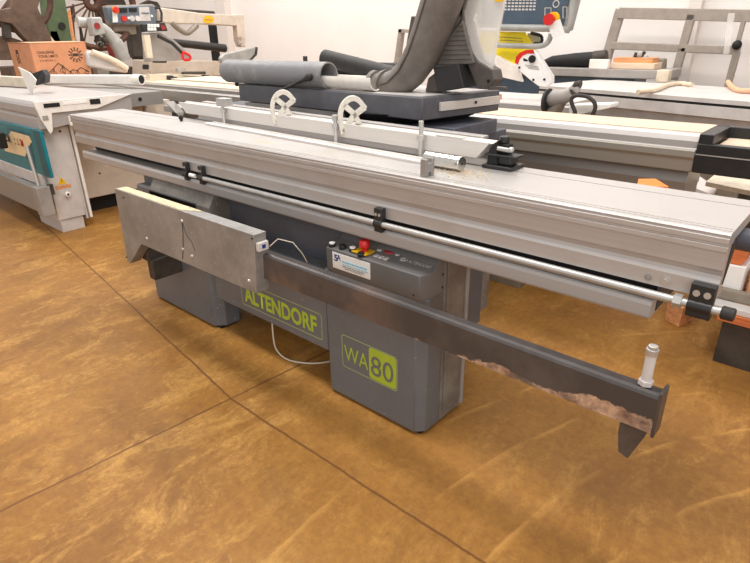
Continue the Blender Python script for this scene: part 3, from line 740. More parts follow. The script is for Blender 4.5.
# telescopic extrusion with end block lying in front of fence
TE = thing('telescopic_extrusion', (-1.7, 1.42, .9), 'flat aluminium stop extrusion lying on the sliding table before the fence', 'extrusion')
e_l = at(205, 123.5, z=.906); e_r = at(424, 163, z=.906)
ed = (e_r - e_l); ed.z = 0; el = ed.length; ed.normalize(); en = Vector((-ed.y, ed.x, 0))
def E3(s, t, z): p = e_l + ed * s + en * t; return (p.x, p.y, z)
sec = [(0, .9005), (0, .908), (.004, .910), (.022, .910), (.024, .905), (.030, .905), (.032, .910), (.052, .910), (.055, .907), (.055, .9005)]
loft([E3(0, t, z) for t, z in sec], [E3(el, t, z) for t, z in sec]).build('extrusion_body', 'alu_light', TE)
q = at(424, 177, z=.9005)
eb = MB().xprof([(q.y, .9005), (q.y, .950), (q.y + .012, .950), (q.y + .012, .936), (q.y + .030, .936), (q.y + .030, .950), (q.y + .042, .950), (q.y + .042, .9005), (q.y + .028, .9005), (q.y + .028, .912), (q.y + .014, .912), (q.y + .014, .9005)], q.x - .014, q.x + .006)
eb.build('end_block', 'alu_grey', TE, bevel=.001)
RB = thing('round_bar', (-.95, 1.40, .9), 'short thick polished round bar lying against the crosscut fence end', 'bar')
q = at(462, 164, z=.9225)
MB().cyl((q.x - .135, q.y + .004, .9225), (q.x, q.y, .9225), .0225, 28).build('bar_body', 'chrome', RB, bevel=.002)
MB().cyl((q.x, q.y, .9225), (q.x + .002, q.y, .9225), .004, 10).build('centre_mark', 'darkiron', RB)

# sawdust crumbs by the fence end
sd_ = MB(); rnd = random.Random(3)
for i in range(260):
    cx_, cy_ = rnd.gauss(-.90, .055), rnd.gauss(1.405, .028)
    if not (1.315 < cy_ < 1.50): continue
    r_ = rnd.uniform(.0010, .0026)
    sd_.prism([(cx_ - r_, cy_ - r_, .9002), (cx_ + r_, cy_ - r_ * .4, .9002), (cx_ + r_ * .2, cy_ + r_, .9002)], (0, 0, r_ * .7))
one(sd_, 'sawdust', 'chip', 'fine sawdust scattered on the sliding table before the mitred fence end', 'sawdust', kind='stuff')

# black clamp unit at the fence end
CU = thing('clamp_unit', (-.81, 1.54, .9), 'black clamp unit with silver lever sitting at the fence end', 'clamp')
q = at(503, 168, z=.9005)
ux, uy = q.x, q.y
MB().box(ux - .055, ux + .045, uy - .035, uy + .05, .9005, .912).build('base_plate', 'black', CU, bevel=.003)
MB().prism([(ux - .045, uy - .02, .912), (ux + .035, uy - .02, .912), (ux + .035, uy + .03, .912), (ux - .045, uy + .03, .912)], (0, 0, .030)).build('housing', 'black', CU, bevel=.006)
MB().box(ux - .035, ux + .020, uy - .01, uy + .02, .942, .975).build('upper_housing', 'deep_black', CU, bevel=.006)
MB().cyl((ux - .005, uy + .005, .975), (ux - .005, uy + .005, .995), .016, 18).build('knob', 'black', CU, bevel=.003)
MB().box(ux - .05, ux + .055, uy - .03, uy + .02, .938, .945).build('wing', 'black', CU, bevel=.002)
MB().tube([(ux - .01, uy - .022, .962), (ux + .03, uy - .022, .960)], .007, 12).ball((ux + .034, uy - .022, .962), .009).build('lever', 'steel', CU, smooth=True)
MB().prism([at(489, 150, y=1.50), at(497, 141, y=1.50), at(497, 166, y=1.50), at(486, 169, y=1.50)], (0, .03, 0)).build('side_plate', 'deep_black', CU)

# ------------------------------------------------------------------ second saw behind (right)
S2 = thing('panel_saw', (-1.1, 2.75, 0), 'panel saw with pale wooden topped slider and black end frame, behind the main saw', 'panel saw')
y2 = 2.50
prof = [(y2 + .012, .752), (y2 + .012, .80), (y2 + .004, .812), (y2, .824), (y2 + .004, .838), (y2 + .012, .846), (y2 + .012, .872), (y2 + .022, .890), (y2 + .045, .900), (y2 + .30, .900), (y2 + .30, .752)]
t2 = MB().xprof(prof, -2.6, -.525).build('sliding_table', 'alu', S2, smooth=False)
MB().box(-2.6, -.525, y2 + .055, y2 + .30, .900, .9035).build('wooden_top', 'beech', t2)
MB().xprof([(y2 + .011, .7525), (y2 + .008, .756), (y2 + .004, .80), (y2 - .003, .812), (y2 - .003, .836), (y2 + .004, .842), (y2 + .010, .842), (y2 + .010, .7525)], -2.6, -.5255).build('front_cover', 'alu_dark', t2)
MB().xprof([(y2 + .05, .66), (y2 + .04, .70), (y2 + .06, .745), (y2 + .28, .745), (y2 + .28, .66)], -2.6, -.545).build('guide_beam', 'alu_grey', S2)
MB().box(-2.4, -1.25, y2 + .08, y2 + .6, .0, .655).build('cabinet', 'olivegrey', S2, bevel=.004)
MB().box(-1.22, -.95, y2 + .15, y2 + .40, .05, .655).build('motor_cover', 'midgrey', S2, bevel=.01)
MB().box(-.93, -.57, y2 + .15, y2 + .40, .35, .655).build('end_bracket', 'midgrey', S2, bevel=.01)
ef = MB()
ef.box(-.522, .45, y2 - .005, y2 + .035, .755, .868)
ef.box(-.522, .45, y2 + .26, y2 + .30, .86, .905)
ef.box(-.522, -.47, y2 + .0, y2 + .28, .80, .905)
ef.box(-.522, .45, y2 + .035, y2 + .26, .80, .815)
efo = ef.build('end_frame', 'black', S2, bevel=.003)
MB().box(-.46, .45, y2 + .045, y2 + .25, .816, .862).build('timber_board', 'beech', efo)
MB().box(-.522, .45, y2 - .007, y2 - .004, .825, .829).build('edge_line', 'midgrey', efo)
q = at(648, 181, y=y2 + .12)
MB().box(q.x - .035, q.x + .035, q.y - .02, q.y + .02, q.z - .04, q.z + .035).build('orange_plug', 'orange', S2, bevel=.006)
# scoring unit with flexible hose lying on top of the pale top
HU = thing('router_motor', (-1.25, 2.95, .9), 'old cast motor head with a black bent hose on white box, behind the pale slider', 'motor')
hy = 2.98
P = lambda u, v, y=hy: at(u, v, y=y)
MB().tube([P(546, 102), P(549, 102)], [.062, .070], 30).build('disc_flange', 'rubber', HU, smooth=True)
bd = MB().tube([P(549, 101), P(556, 98), P(566, 96), P(572, 92)], [.030, .048, .038, .028], 16).ball(P(575, 89), .028, (1.1, .8, .8)).build('motor_body', 'midgrey', HU, smooth=True)
MB().tube([P(572, 94), P(577, 84), P(581, 84)], [.025, .018, .02], 12).build('spindle', 'darkiron', HU, smooth=True)
MB().tube([P(562, 100), P(556, 110), P(548, 113)], [.03, .035, .02], 12).build('cone_foot', 'olivegrey', HU, smooth=True)
hp = bez([at(u, v, y=2.86) for u, v in ((574, 118), (575, 112), (572, 104), (571.5, 99), (575, 96), (580, 95.5), (588, 97), (594, 102), (595, 109), (590, 119))], 4)
MB().tube(hp, .010, 10).build('flexible_hose', 'rubber', HU, smooth=True)
one(MB().prism([at(569, 117, y=2.9), at(569, 105, y=2.9), at(610, 104, y=2.9), at(610, 108, y=2.9)], (0, .12, 0)), 'white_trunking', 'white',
    'white open box trunking under the black bent hose', 'trunking', bevel=.003)

# ------------------------------------------------------------------ third and fourth saws (far right)
S3 = thing('panel_saw', (-.9, 4.5, 0), 'long pale blue white panel saw near the back wall, with black slot along its edge', 'panel saw')
y3 = 4.1
t3 = MB().xprof([(y3, .79), (y3, .853), (y3 + .012, .856), (y3 + .012, .868), (y3, .870), (y3, .895), (y3 + .02, .900), (y3 + .75, .900), (y3 + .75, .72), (y3 + .06, .72), (y3 + .04, .79)], -2.35, 1.6).build('sliding_table', 'lightgrey', S3)
MB().box(-2.35, 1.6, y3 + .004, y3 + .012, .8545, .8695).build('edge_slot', 'deep_black', t3)
MB().box(-2.35, 1.6, y3 + .03, y3 + .30, .68, .715).build('lower_rail', 'midgrey', S3)
MB().box(-2.2, -.75, y3 + .1, y3 + .7, 0.0, .68).build('cabinet', 'olivegrey', S3, bevel=.004)
MB().box(-.80, -.55, y3 + .1, y3 + .5, 0, .70).build('stand', 'darkiron', S3)
MB().box(-1.1, -.6, y3 + .012, y3 + .06, .60, .67).build('lock_bar', 'midgrey', S3)
A3_ = at(588, 94, z=.862); B3_ = at(750, 108, z=.862)
ang = math.atan2(B3_.y - A3_.y, B3_.x - A3_.x)
S3.rotation_euler = (0, 0, ang)
# the local edge line is y = -0.4 from the thing's origin, x = +0.3 along it is put on the point A
ca, sa = math.cos(ang), math.sin(ang)
lx = -1.0
S3.location = (A3_.x - (lx * ca + .4 * sa), A3_.y - (lx * sa - .4 * ca), 0)
# hoses on it
one(MB().tube(bez([at(638, 92, z=.915), at(655, 90, z=.915), at(668, 85, z=.915), at(680, 83.5, z=.915), at(692, 85, z=.915)]), .016, 10), 'pale_hose', 'concrete_white',
    'pale hose curving over the bluish white saw near the leaning frame foot', 'hose', smooth=True)
one(MB().tube(bez([at(728, 82, z=.93), at(733, 88, z=.915), at(742, 91, z=.915), at(760, 91, z=.915)]), .016, 10), 'air_hose', 'carton_in',
    'brownish hose on the bluish white saw at the right edge of the photo', 'hose', smooth=True)

S4 = thing('workbench_beam', (-2.2, 5.0, 0), 'grey steel machine beam loaded with boxes, beyond the bluish white saw', 'machine')
y4 = 4.95
MB().xprof([(y4, .92), (y4, .985), (y4 + .4, .985), (y4 + .4, .92)], -3.3, -1.35).build('top_beam', 'midgrey', S4, bevel=.004)
MB().box(-3.2, -1.6, y4 + .05, y4 + .35, .0, .92).build('body', 'screen', S4, bevel=.004)
MB().box(-1.42, -1.33, y4 - .02, y4 + .06, .90, .99).build('end_clamp', 'cream', S4, bevel=.004)
def crate(u0, u1, v0, v1, y, dy, name, mat, label, cat):
    a = at(u0, v1, y=y); b = at(u1, v0, y=y)
    return one(MB().box(a.x, b.x, y, y + dy, .9855, .9855 + abs(a.z - b.z)), name, mat, label, cat, bevel=.004)
crate(588, 608, 63, 72, y4 + .005, .05, 'white_box', 'white', 'white box on the grey beam beside the stacked timber', 'box')
crate(609, 654, 68, 73, y4 + .06, .2, 'timber_block', 'beech', 'pale timber block under orange plank on the grey beam', 'timber')
a = at(612, 68, y=y4 + .08); b = at(652, 63.5, y=y4 + .08); zt_ = .9855 + .044
one(MB().box(a.x, b.x, y4 + .08, y4 + .24, zt_ + .002, zt_ + .042), 'orange_plank', 'wood', 'orange brown plank lying on the pale timber block', 'plank', bevel=.003)
ZZ = .9855 + .09
cl = thing('hand_clamp', (a.x + .3, y4 + .16, zt_ + .044), 'dark metal clamp lying on top of the orange brown plank', 'clamp')
cq = lambda u, v: at(u, v - 2.2, y=y4 + .16)
MB().tube([cq(627, 62), cq(640, 60), cq(645, 54)], .014, 8).tube([cq(634, 62), cq(637, 55)], .018, 8).build('clamp_body', 'darkiron', cl, smooth=True)
MB().tube([cq(641, 62), cq(648, 60)], .02, 8).ball(cq(640, 57), .025).build('clamp_screw', 'cast', cl, smooth=True)
one(MB().prism([at(647, 62, y=y4 + .26), at(649, 58, y=y4 + .26), at(664, 59, y=y4 + .26), at(663, 70, y=y4 + .26), at(652, 72, y=y4 + .26)], (0, .1, 0)), 'olive_motor_cover', 'olivegrey',
    'olive grey motor cover at the right end of the grey beam', 'motor cover', bevel=.01)
# black duct
BD = thing('black_suction_duct', (-3.0, 5.1, .99), 'long black suction duct lying on the grey beam at left of the white box', 'duct')
MB().tube([(at(u, 64, y=5.1).x, 5.1, .986 + r_) for u, r_ in ((545, .03), (552, .045), (575, .058), (594, .065))], [.03, .045, .058, .065], 16).build('duct_body', 'deep_black', BD, smooth=True)
MB().tube([(at(594, 64, y=5.1).x, 5.1, 1.061), (at(606, 60, y=5.1).x, 5.1, 1.085)], [.06, .045], 12).build('duct_nozzle', 'darkiron', BD, smooth=True)

# leaning steel frame
FR = thing('leaning_frame', (-1.4, 5.5, .9), 'large grey welded steel frame leaning against the back wall', 'frame')
fy = 5.45
def bar(u0, v0, u1, v1, w, name='frame_bar', y0=fy, mat='frame_grey'):
    a = at(u0, v0, y=y0); b = at(u1, v1, y=y0); d_ = (b - a); L = d_.length; d_.normalize()
    s_ = Vector((0, 1, 0)); up_ = d_.cross(s_).normalized()
    r = Matrix((d_, s_, up_)).transposed()
    return MB().obox((a + b) / 2, (L, .05, w), r).build(name, mat, FR, bevel=.005)
bar(619, 13, 820, 17.5, .088, 'top_rail')
bar(621, 9, 602, 74, .082, 'left_post', fy + .012)
bar(612, 45.5, 740, 50.5, .062, 'middle_rail')
bar(692, 14, 674, 80, .062, 'centre_post')
bar(744, 20, 726, 88, .03, 'right_post')
bar(739, 52, 729, 88, .022, 'thin_brace')
q = at(737, 45, y=fy - .04); MB().ball(q, .035).build('black_tie', 'deep_black', FR, smooth=True)
MB().prism([at(728, 13, y=fy - .06), at(735, 13, y=fy - .06), at(729, 54, y=fy - .06), at(723, 54, y=fy - .06)], (0, .004, 0)).build('plastic_wrap', 'clear', FR)

RK = thing('storage_rack', (-3.9, 5.5, 0), 'narrow grey steel rack upright standing at the back wall left of the blade guard', 'rack')
for uv in ([(398.5, 29), (401.5, 29), (397.5, 62), (394, 62)], [(398.5, 29), (411, 30), (411, 33), (398.2, 32.5)]):
    P_ = [at(u, v, y=5.45) for u, v in uv]; MB().yprof([(p.x, p.z) for p in P_], 5.45, 5.52).build('rack_bar', 'frame_grey', RK)
a = at(395.7, 62, y=5.45); MB().box(a.x - .035, a.x + .035, 5.45, 5.52, 0, a.z).build('rack_bar', 'frame_grey', RK)

# saw with touch panel, yellow sheet and protractor guard (between)
SP = thing('panel_saw', (-2.2, 3.6, 0), 'pale grey panel saw carrying the slate touch panel and protractor blade guard', 'panel saw')
yp_ = 3.2
MB().box(-2.5, -1.45, yp_, yp_ + .62, .80, .880).build('saw_table', 'lightgrey', SP, bevel=.005)
MB().box(-2.45, -1.75, yp_ + .05, yp_ + .55, 0, .80).build('cabinet', 'midgrey', SP, bevel=.005)
MB().box(-2.5, -1.30, yp_ - .06, yp_ - .01, .80, .890).build('guide_fence', 'alu', SP, bevel=.004)
MB().box(-2.6, -1.9, yp_ + .1, yp_ + .2, .881, .91).build('orange_batten', 'wood', SP, bevel=.003)
yq = 3.45
def sheet(uv, y, dy, name, mat, par, bev=0.0):
    P_ = [at(u, v, y=y) for u, v in uv]
    return MB().yprof([(p.x, p.z) for p in P_], y, y + dy).build(name, mat, par, bevel=bev)
tp = sheet([(470, -20), (583, -20), (570, 31), (478, 27)], yq + .02, .05, 'touch_panel', 'cast', SP, .01)
sheet([(480, -18), (573, -18), (563, 26), (482, 22)], yq + .012, .008, 'screen', 'screen', tp)
keys = MB()
for r_ in range(4):
    for c_ in range(9):
        u0 = 505 + c_ * 3.6 - r_ * .3; v0 = -1 + r_ * 3.2
        P_ = [at(u, v, y=yq + .010) for u, v in ((u0, v0), (u0 + 2.4, v0 + .1), (u0 + 2.2, v0 + 1.8), (u0 - .2, v0 + 1.7))]
        keys.yprof([(p.x, p.z) for p in P_], yq + .009, yq + .012)
keys.build('keyboard_keys', 'print_light', tp)
q = at(556, 4, y=yq + .011); MB().ringband(q, .018, .003, 'y', 20, 6).build('start_ring', 'print_light', tp)
q = at(560, 9, y=yq + .011)
for (u0, v0, u1, v1) in ((545, 8, 551, 16), (563, 7, 567, 18)):
    MB().tube([at(u0, v0, y=yq + .011), at(u1, v0, y=yq + .011), at(u1, v1, y=yq + .011), at(u0, v1, y=yq + .011), at(u0, v0, y=yq + .011)], .0025, 6).build('key_outline', 'print_light', tp)
MB().tube([at(499, 27.5, y=yq), at(556, 28.5, y=yq), at(568, 30, y=yq), at(571, 22, y=yq), at(575, -8, y=yq)], .020, 12).build('panel_tube', 'cast', tp, smooth=True)
q = at(554, 19, y=yq - .03)
MB().tube([q, q + Vector((0, -.02, 0))], .038, 20).build('emergency_ring', 'yellow', tp)
q = at(550.5, 19.5, y=yq - .06); MB().tube([q, q + Vector((0, -.03, 0))], [.03, .032], 20).build('emergency_stop', 'red', tp, smooth=True)
sheet([(547, 24, ), (560, 19), (564.5, 33), (553, 39)], yq - .07, .003, 'paper_tag', 'paper', tp)
MB().tube(bez([at(496, 45, y=yq), at(520, 46, y=yq), at(540, 46, y=yq), at(548, 42, y=yq), at(551, 34, y=yq)]), .016, 12).build('bracket_tube', 'cast', SP, smooth=True)
MB().tube(bez([at(531, 33, y=yq + .1), at(541, 36, y=yq + .1), at(541, 43, y=yq + .1), at(534, 44, y=yq + .1)]), .010, 8).build('black_cable', 'deep_black', SP, smooth=True)
sheet([(527, 33), (538, 33), (540, 43), (529, 44)], yq + .10, .03, 'junction_box', 'cast', SP, .003)
sheet([(480, 31), (525, 32), (536, 50), (515, 64), (495, 54), (478, 53)], yq + .05, .006, 'yellow_sheet', 'paleyellow', SP)
for i in range(4): MB().tube([at(500, 37 + i * 3, y=yq + .048), at(522 + i, 38.5 + i * 3, y=yq + .048)], .002, 5).build('sheet_text', 'olivegrey', SP)
ga = sheet([(514, 66), (526, 52), (534, 50), (551, 76), (551, 83), (546, 87), (538, 86), (530, 80)], yq - .04, .05, 'protractor_guard', 'paper', SP, .004)
# red arc
cen = (534, 66)
arcp = [(514.8, 63), (516, 57), (520, 52.5), (526, 50), (533.5, 49.5)]
inn_ = [(518, 64.5), (519.5, 59.5), (523, 55.5), (527.5, 53.5), (534.5, 53.5)]
a_m = MB(); A3 = [at(u, v, y=yq - .043) for u, v in arcp]; B3 = [at(u, v, y=yq - .043) for u, v in inn_]
a_m.add(A3 + B3, [(i, i + 1, 5 + i + 1, 5 + i) for i in range(4)]).build('red_scale', 'red', ga)
q = at(532.5, 59, y=yq - .043); MB().tube([q, q + Vector((0, -.012, 0))], .022, 18).build('black_dial', 'deep_black', ga)
sheet([(523, 58), (528, 60), (527, 61.5), (523.5, 61)], yq - .043, .002, 'pictogram', 'deep_black', ga)
for i in range(3): MB().tube([at(525 + i * 1.6, 65 + i * 1.6, y=yq - .042), at(538 + i * .6, 66.5 + i * 1.6, y=yq - .042)], .0018, 5).build('guard_text', 'midgrey', ga)
for u, v in ((519.5, 67.5), (533.5, 79.8), (544.5, 79.5)):
    q = at(u, v, y=yq - .043); MB().tube([q, q + Vector((0, -.006, 0))], .007, 10).build('guard_screw', 'deep_black', ga)
sheet([(496, 57), (517, 66), (522, 82), (496, 76)], yq + .02, .03, 'lower_guard', 'white', SP, .004)

# ------------------------------------------------------------------ bits at lower right behind the main saw
PL = thing('timber_pallet', (0.1, 2.8, 0), 'low pallet of pale boards behind the right end of the main saw', 'pallet')
MB().box(-.34, .7, 2.52, 3.3, .20, .235).build('deck_board', 'wood', PL, bevel=.002)
MB().box(-.30, .7, 2.41, 2.50, .20, .235).build('deck_board', 'wood_orange', PL, bevel=.002)
for yy in (2.44, 3.1): MB().box(-.28, .7, yy, yy + .09, .0, .20).build('bearer', 'darkiron', PL, bevel=.002)
one(MB().box(-.360, .5, 2.49, 2.53, .262, .300), 'olive_profile', 'olivegrey', 'olive brown profile lying behind the right end of the guide rod', 'profile')
one(MB().box(-.365, .5, 2.42, 2.485, .236, .262), 'pale_profile', 'lightgrey', 'pale aluminium profile nearest the right end of the guide rod', 'profile', bevel=.003)
one(MB().box(-.36, -.262, 2.54, 2.74, .236, .395), 'white_carton', 'paper', 'plain white box under the orange wooden block', 'box', bevel=.003)
q = at(731, 264, y=2.55)
one(MB().yprof([(q.x - .050, .397), (q.x + .035, .397), (q.x + .05, .43), (q.x + .045, .485), (q.x + .02, .505), (q.x - .035, .50)], 2.55, 2.70), 'orange_wooden_block', 'wood_orange',
    'orange wooden block with cut corners resting on the plain white box', 'block', bevel=.003)
one(MB().box(-.245, .5, 2.60, 2.80, .236, .36), 'pale_carton', 'carton_in', 'pale pinkish box right of the plain white box, at the photo edge', 'box', bevel=.004)
lt = MB()
for i in range(5):
    a = at(733 + i * 7, 254, y=2.85); b = at(738 + i * 7, 264, y=2.85); c_ = at(741 + i * 7, 253, y=2.85)
    lt.tube([a, b, c_], .006, 6)
lt.tube([at(731, 252, y=2.85), at(775, 259, y=2.85)], .008, 6).tube([at(731, 266, y=2.85), at(775, 272, y=2.85)], .008, 6)
one(lt, 'lattice_profile', 'lightgrey', 'open lattice aluminium profile behind the dark handle tube', 'profile')
one(MB().zprof([(-.545, 2.70), (-.47, 2.66), (-.44, 2.76), (-.50, 2.80)], 0, .10), 'wooden_offcut', 'wood', 'small orange brown wooden offcut on the floor left of the last rod holder', 'offcut', bevel=.002)
one(MB().prism([at(705, 186, z=.62), at(724, 170, z=.62), at(770, 178, z=.62), at(770, 200, z=.62)], (0, 0, .02)), 'pale_board', 'cream', 'pale board lying beneath the black end frame of the second saw', 'board')
one(MB().prism([at(690, 190, z=.55), at(696, 178, z=.55), at(716, 192, z=.55), at(712, 200, z=.55)], (0, 0, .02)), 'grey_sheet_metal', 'lightgrey', 'small light grey sheet sticking up behind the main saw back edge', 'sheet')
one(MB().prism([at(636, 190, z=.86), at(638, 182, z=.86), at(655, 182, z=.86), at(668, 190, z=.86)], (0, 0, .01)), 'orange_cloth', 'orange', 'orange cloth draped just behind the main sliding table', 'cloth')

# ------------------------------------------------------------------ teal saw on the left
TS = thing('panel_saw', (-4.9, 1.6, 0), 'teal and light grey panel saw at the left edge of the photo', 'panel saw')
ty = 1.365
prof = [(ty, .735), (ty, .80), (ty + .012, .815), (ty, .83), (ty, .875), (ty + .012, .890), (ty + .03, .905), (2.02, .905), (2.02, .80), (1.45, .735)]
MB().xprof(prof, -6.4, -4.16).build('sliding_table', 'alu', TS)
ep = MB().xprof([(ty - .003, .908), (2.03, .908), (1.76, .832), (1.46, .832), (1.44, .72), (1.42, .70), (ty + .02, .80)], -4.16, -4.145).build('end_plate', 'white', TS, bevel=.001)
MB().box(-4.145, -4.142, 1.42, 1.52, .868, .894).build('plate_slot', 'deep_black', ep)
MB().box(-4.145, -4.142, 1.72, 1.79, .862, .896).build('plate_slot', 'deep_black', ep)
MB().box(-4.145, -4.142, 1.54, 1.70, .875, .894).build('grip', 'paper', ep)
MB().box(-4.145, -4.142, 1.395, 1.43, .79, .82).build('print_square', 'midgrey', ep)
MB().box(-4.26, -4.18, 1.48, 1.78, .74, .83).build('dark_bracket', 'darkiron', TS)
MB().box(-4.24, -4.15, 1.56, 1.76, .735, .80).build('bearing_block', 'white', TS, bevel=.004)
MB().zprof([(-4.66, ty), (-4.225, ty), (-4.225, 1.555), (-4.66, 1.555)], .095, .735).build('leg_panel', 'lightgrey', TS, bevel=.003)
MB().zprof([(-4.65, ty + .012), (-4.235, ty + .012), (-4.235, 1.535), (-4.65, 1.535)], .0, .095).build('leg_foot', 'lightgrey', TS, bevel=.003)
MB().box(-4.6, -4.24, 1.558, 1.575, .06, .73).build('side_fin', 'lightgrey', TS, bevel=.002)
MB().box(-4.6, -4.25, 1.590, 1.61, .06, .73).build('side_fin', 'white', TS, bevel=.002)
for y_, z_ in ((1.40, .70), (1.51, .70)): MB().cyl((-4.226, y_, z_), (-4.221, y_, z_), .008, 10).build('screw', 'darkiron', TS)
ws = MB().prism([(-4.2245, 1.415, .345), (-4.2245, 1.475, .345), (-4.2245, 1.445, .395)], (.001, 0, 0)).build('warning_triangle', 'yellow', TS)
MB().box(-4.2235, -4.2225, 1.4435, 1.4465, .356, .378).build('warning_mark', 'deep_black', ws)
MB().box(-4.225, -4.224, 1.395, 1.50, .312, .338).build('orange_label', 'wood', TS)
kb = MB().cyl((-4.225, 1.46, .27), (-4.205, 1.46, .27), .018, 20).build('white_knob', 'white', TS, bevel=.003)
MB().cyl((-4.205, 1.46, .27), (-4.203, 1.46, .27), .008, 12).build('knob_centre', 'deep_black', kb)
# teal body with recessed badge
ty2 = 1.34
q0, q1, q2, q3 = at(0, 122, y=ty2), at(43, 131.5, y=ty2), at(51.5, 175, y=ty2), at(0, 163, y=ty2)
MB().box(-6.3, -4.10, ty2, ty2 + .022, .425, .735).build('teal_panel', 'teal', TS, bevel=.003)
ZT = lambda u, v: at(u, v, y=ty2 - .002)
o1 = [ZT(-12, 124), ZT(31, 132.5), ZT(38, 170), ZT(-20, 158)]
MB().box(-4.20, -4.10, ty2 - .003, ty2, .425, .735).build('dark_teal_strip', 'teal_dark', TS)
bd_ = MB().add([ZT(11, 131), ZT(29, 136), ZT(32, 142), ZT(25, 156.5), ZT(5, 151), ZT(3, 143)], [(0, 1, 2, 3, 4, 5)]).build('badge', 'badge', TS)
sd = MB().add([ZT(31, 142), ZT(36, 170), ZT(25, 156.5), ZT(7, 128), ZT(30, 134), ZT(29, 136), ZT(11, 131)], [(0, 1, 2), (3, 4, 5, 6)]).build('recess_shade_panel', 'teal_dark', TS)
tv = lambda u, v: at(u, v, y=ty2 - .004)
p0 = tv(6, 141.5)
text_mesh('SCM', .125, .055, frame_mat(tv(5, 141), (1, 0, 0), (0, 0, 1)), 'badge_lettering', 'print_dark', bd_, .03, 0.001)
text_mesh(':', .012, .05, frame_mat(tv(15.8, 145), (1, 0, 0), (0, 0, 1)), 'badge_lettering', 'print_dark', bd_, .03, 0.001)
text_mesh('L', .022, .045, frame_mat(tv(18.5, 145), (1, 0, 0), (0, 0, 1)), 'badge_lettering', 'print_dark', bd_, .03, 0.001)
text_mesh('2M', .060, .050, frame_mat(tv(21, 146), (1, 0, 0), (0, 0, 1)), 'badge_lettering', 'red', bd_, .03, 0.001)
MB().box(-6.3, -4.26, ty2 - .01, ty2 + .022, .345, .425).build('beige_skirt', 'lightgrey', TS, bevel=.003)
MB().box(-6.3, -4.20, 1.27, 1.325, .170, .345).build('lower_beam', 'alu_grey', TS, bevel=.003)
MB().box(-4.24, -4.15, 1.25, 1.335, .165, .365).build('beam_end_block', 'midgrey', TS, bevel=.004)
MB().cyl((-4.17, 1.345, .30), (-4.17, 1.345, .37), .02, 14).build('dark_boss', 'darkiron', TS)
MB().cyl((-4.21, 1.29, .365), (-4.24, 1.29, .63), .013, 12).build('steel_rod', 'steel', TS, smooth=True)
q = at(1, 140, y=1.27); MB().box(q.x - .05, q.x + .02, 1.25, 1.30, q.z - .06, q.z + .05).build('black_handle', 'deep_black', TS, bevel=.008)
# body behind
bb = MB().box(-6.3, -4.56, 1.72, 2.55, .12, .80).build('rear_cabinet', 'beige', TS, bevel=.004)
MB().box(-6.2, -4.62, 1.76, 2.5, 0, .12).build('toe_kick', 'deep_black', bb)
for y_, z_ in ((1.95, .55), (2.15, .56), (2.10, .35), (1.85, .3)): MB().cyl((-4.562, y_, z_), (-4.557, y_, z_), .008, 8).build('screw', 'darkiron', bb)
MB().box(-4.63, -4.55, 2.30, 2.32, .12, .80).build('panel_seam', 'midgrey', bb)
rp = MB().xprof([(2.04, .80), (2.04, .87), (2.10, .895), (2.35, .895), (2.35, .80)], -6.2, -4.30).build('rear_profile', 'alu_grey', TS)
MB().cyl((-4.302, 2.16, .85), (-4.297, 2.16, .85), .015, 14).build('profile_hole', 'deep_black', rp)
# brackets dangling on rear right
MB().box(-4.55, -4.1, 1.70, 1.76, .42, .60)

# fence tube on the teal saw
FT = thing('fence_tube', (-5.2, 2.15, .905), 'white round ended fence tube on the teal saw, in front of the cardboard box', 'fence')
a = at(48, 79, y=2.06); b = at(134, 78.5, y=2.28)
ta = at(48, 79, z=.955); tb_ = at(137, 79.5, z=.965)
dv = (tb_ - ta).normalized(); nv = Vector((-dv.y, dv.x, 0)).normalized()
w_ = .034
fb = MB().add([ta + nv * s * w_ + Vector((0, 0, h)) for s, h in ((-1, -.040), (1, -.040), (1, .036), (-1, .036))] + [tb_ + nv * s * w_ + Vector((0, 0, h)) for s, h in ((-1, -.040), (1, -.040), (1, .036), (-1, .036))],
              [(0, 1, 2, 3), (7, 6, 5, 4), (0, 4, 5, 1), (1, 5, 6, 2), (2, 6, 7, 3), (3, 7, 4, 0)]).build('tube_body', 'white', FT, bevel=.010)
MB().pipe(tb_ - dv * .03, tb_ + dv * .05, .042, .034).build('end_collar', 'white', FT, smooth=True)
MB().cyl(tb_ + dv * .03, tb_ + dv * .046, .034).build('black_bore', 'deep_black', FT)
LF = thing('short_fence', (-5.1, 1.75, .905), 'short white fence with tilted white end plate and black cap on the teal saw', 'fence')
la_ = at(-6, 80, z=.955); lb_ = at(30, 82, z=.955)
dv2 = (lb_ - la_).normalized(); nv2 = Vector((-dv2.y, dv2.x, 0)).normalized()
def obar(a_, b_, n__, w0, w1, h0, h1, name, mat, par, bev=.003):
    vs_ = [p + n__ * s + Vector((0, 0, h)) for p in (a_, b_) for s, h in ((w0, h0), (w1, h0), (w1, h1), (w0, h1))]
    return MB().add(vs_, [(0, 1, 2, 3), (7, 6, 5, 4), (0, 4, 5, 1), (1, 5, 6, 2), (2, 6, 7, 3), (3, 7, 4, 0)]).build(name, mat, par, bevel=bev)
obar(la_, lb_, nv2, -.02, .05, -.045, .035, 'fence_body', 'cream', LF)
q = at(6, 77.5, z=.965); MB().box(q.x - .05, q.x + .05, q.y - .035, q.y - .028, .955, .98).build('clip', 'darkiron', LF)
pl_ = [at(18, 67, y=1.62), at(30, 73, y=1.62), at(36, 80, y=1.60), at(32, 93.5, y=1.60), at(28, 90, y=1.60)]
MB().add(pl_ + [p + Vector((-.012, .01, 0)) for p in pl_], [(0, 1, 2, 3, 4), (9, 8, 7, 6, 5)] + [(i, i + 5, (i + 1) % 5 + 5, (i + 1) % 5) for i in range(5)]).build('end_plate', 'white', LF)
pl_ = [at(31, 74, y=1.66), at(42, 70, y=1.72), at(45.5, 75, y=1.72), at(45, 83, y=1.72), at(36, 85.5, y=1.66)]
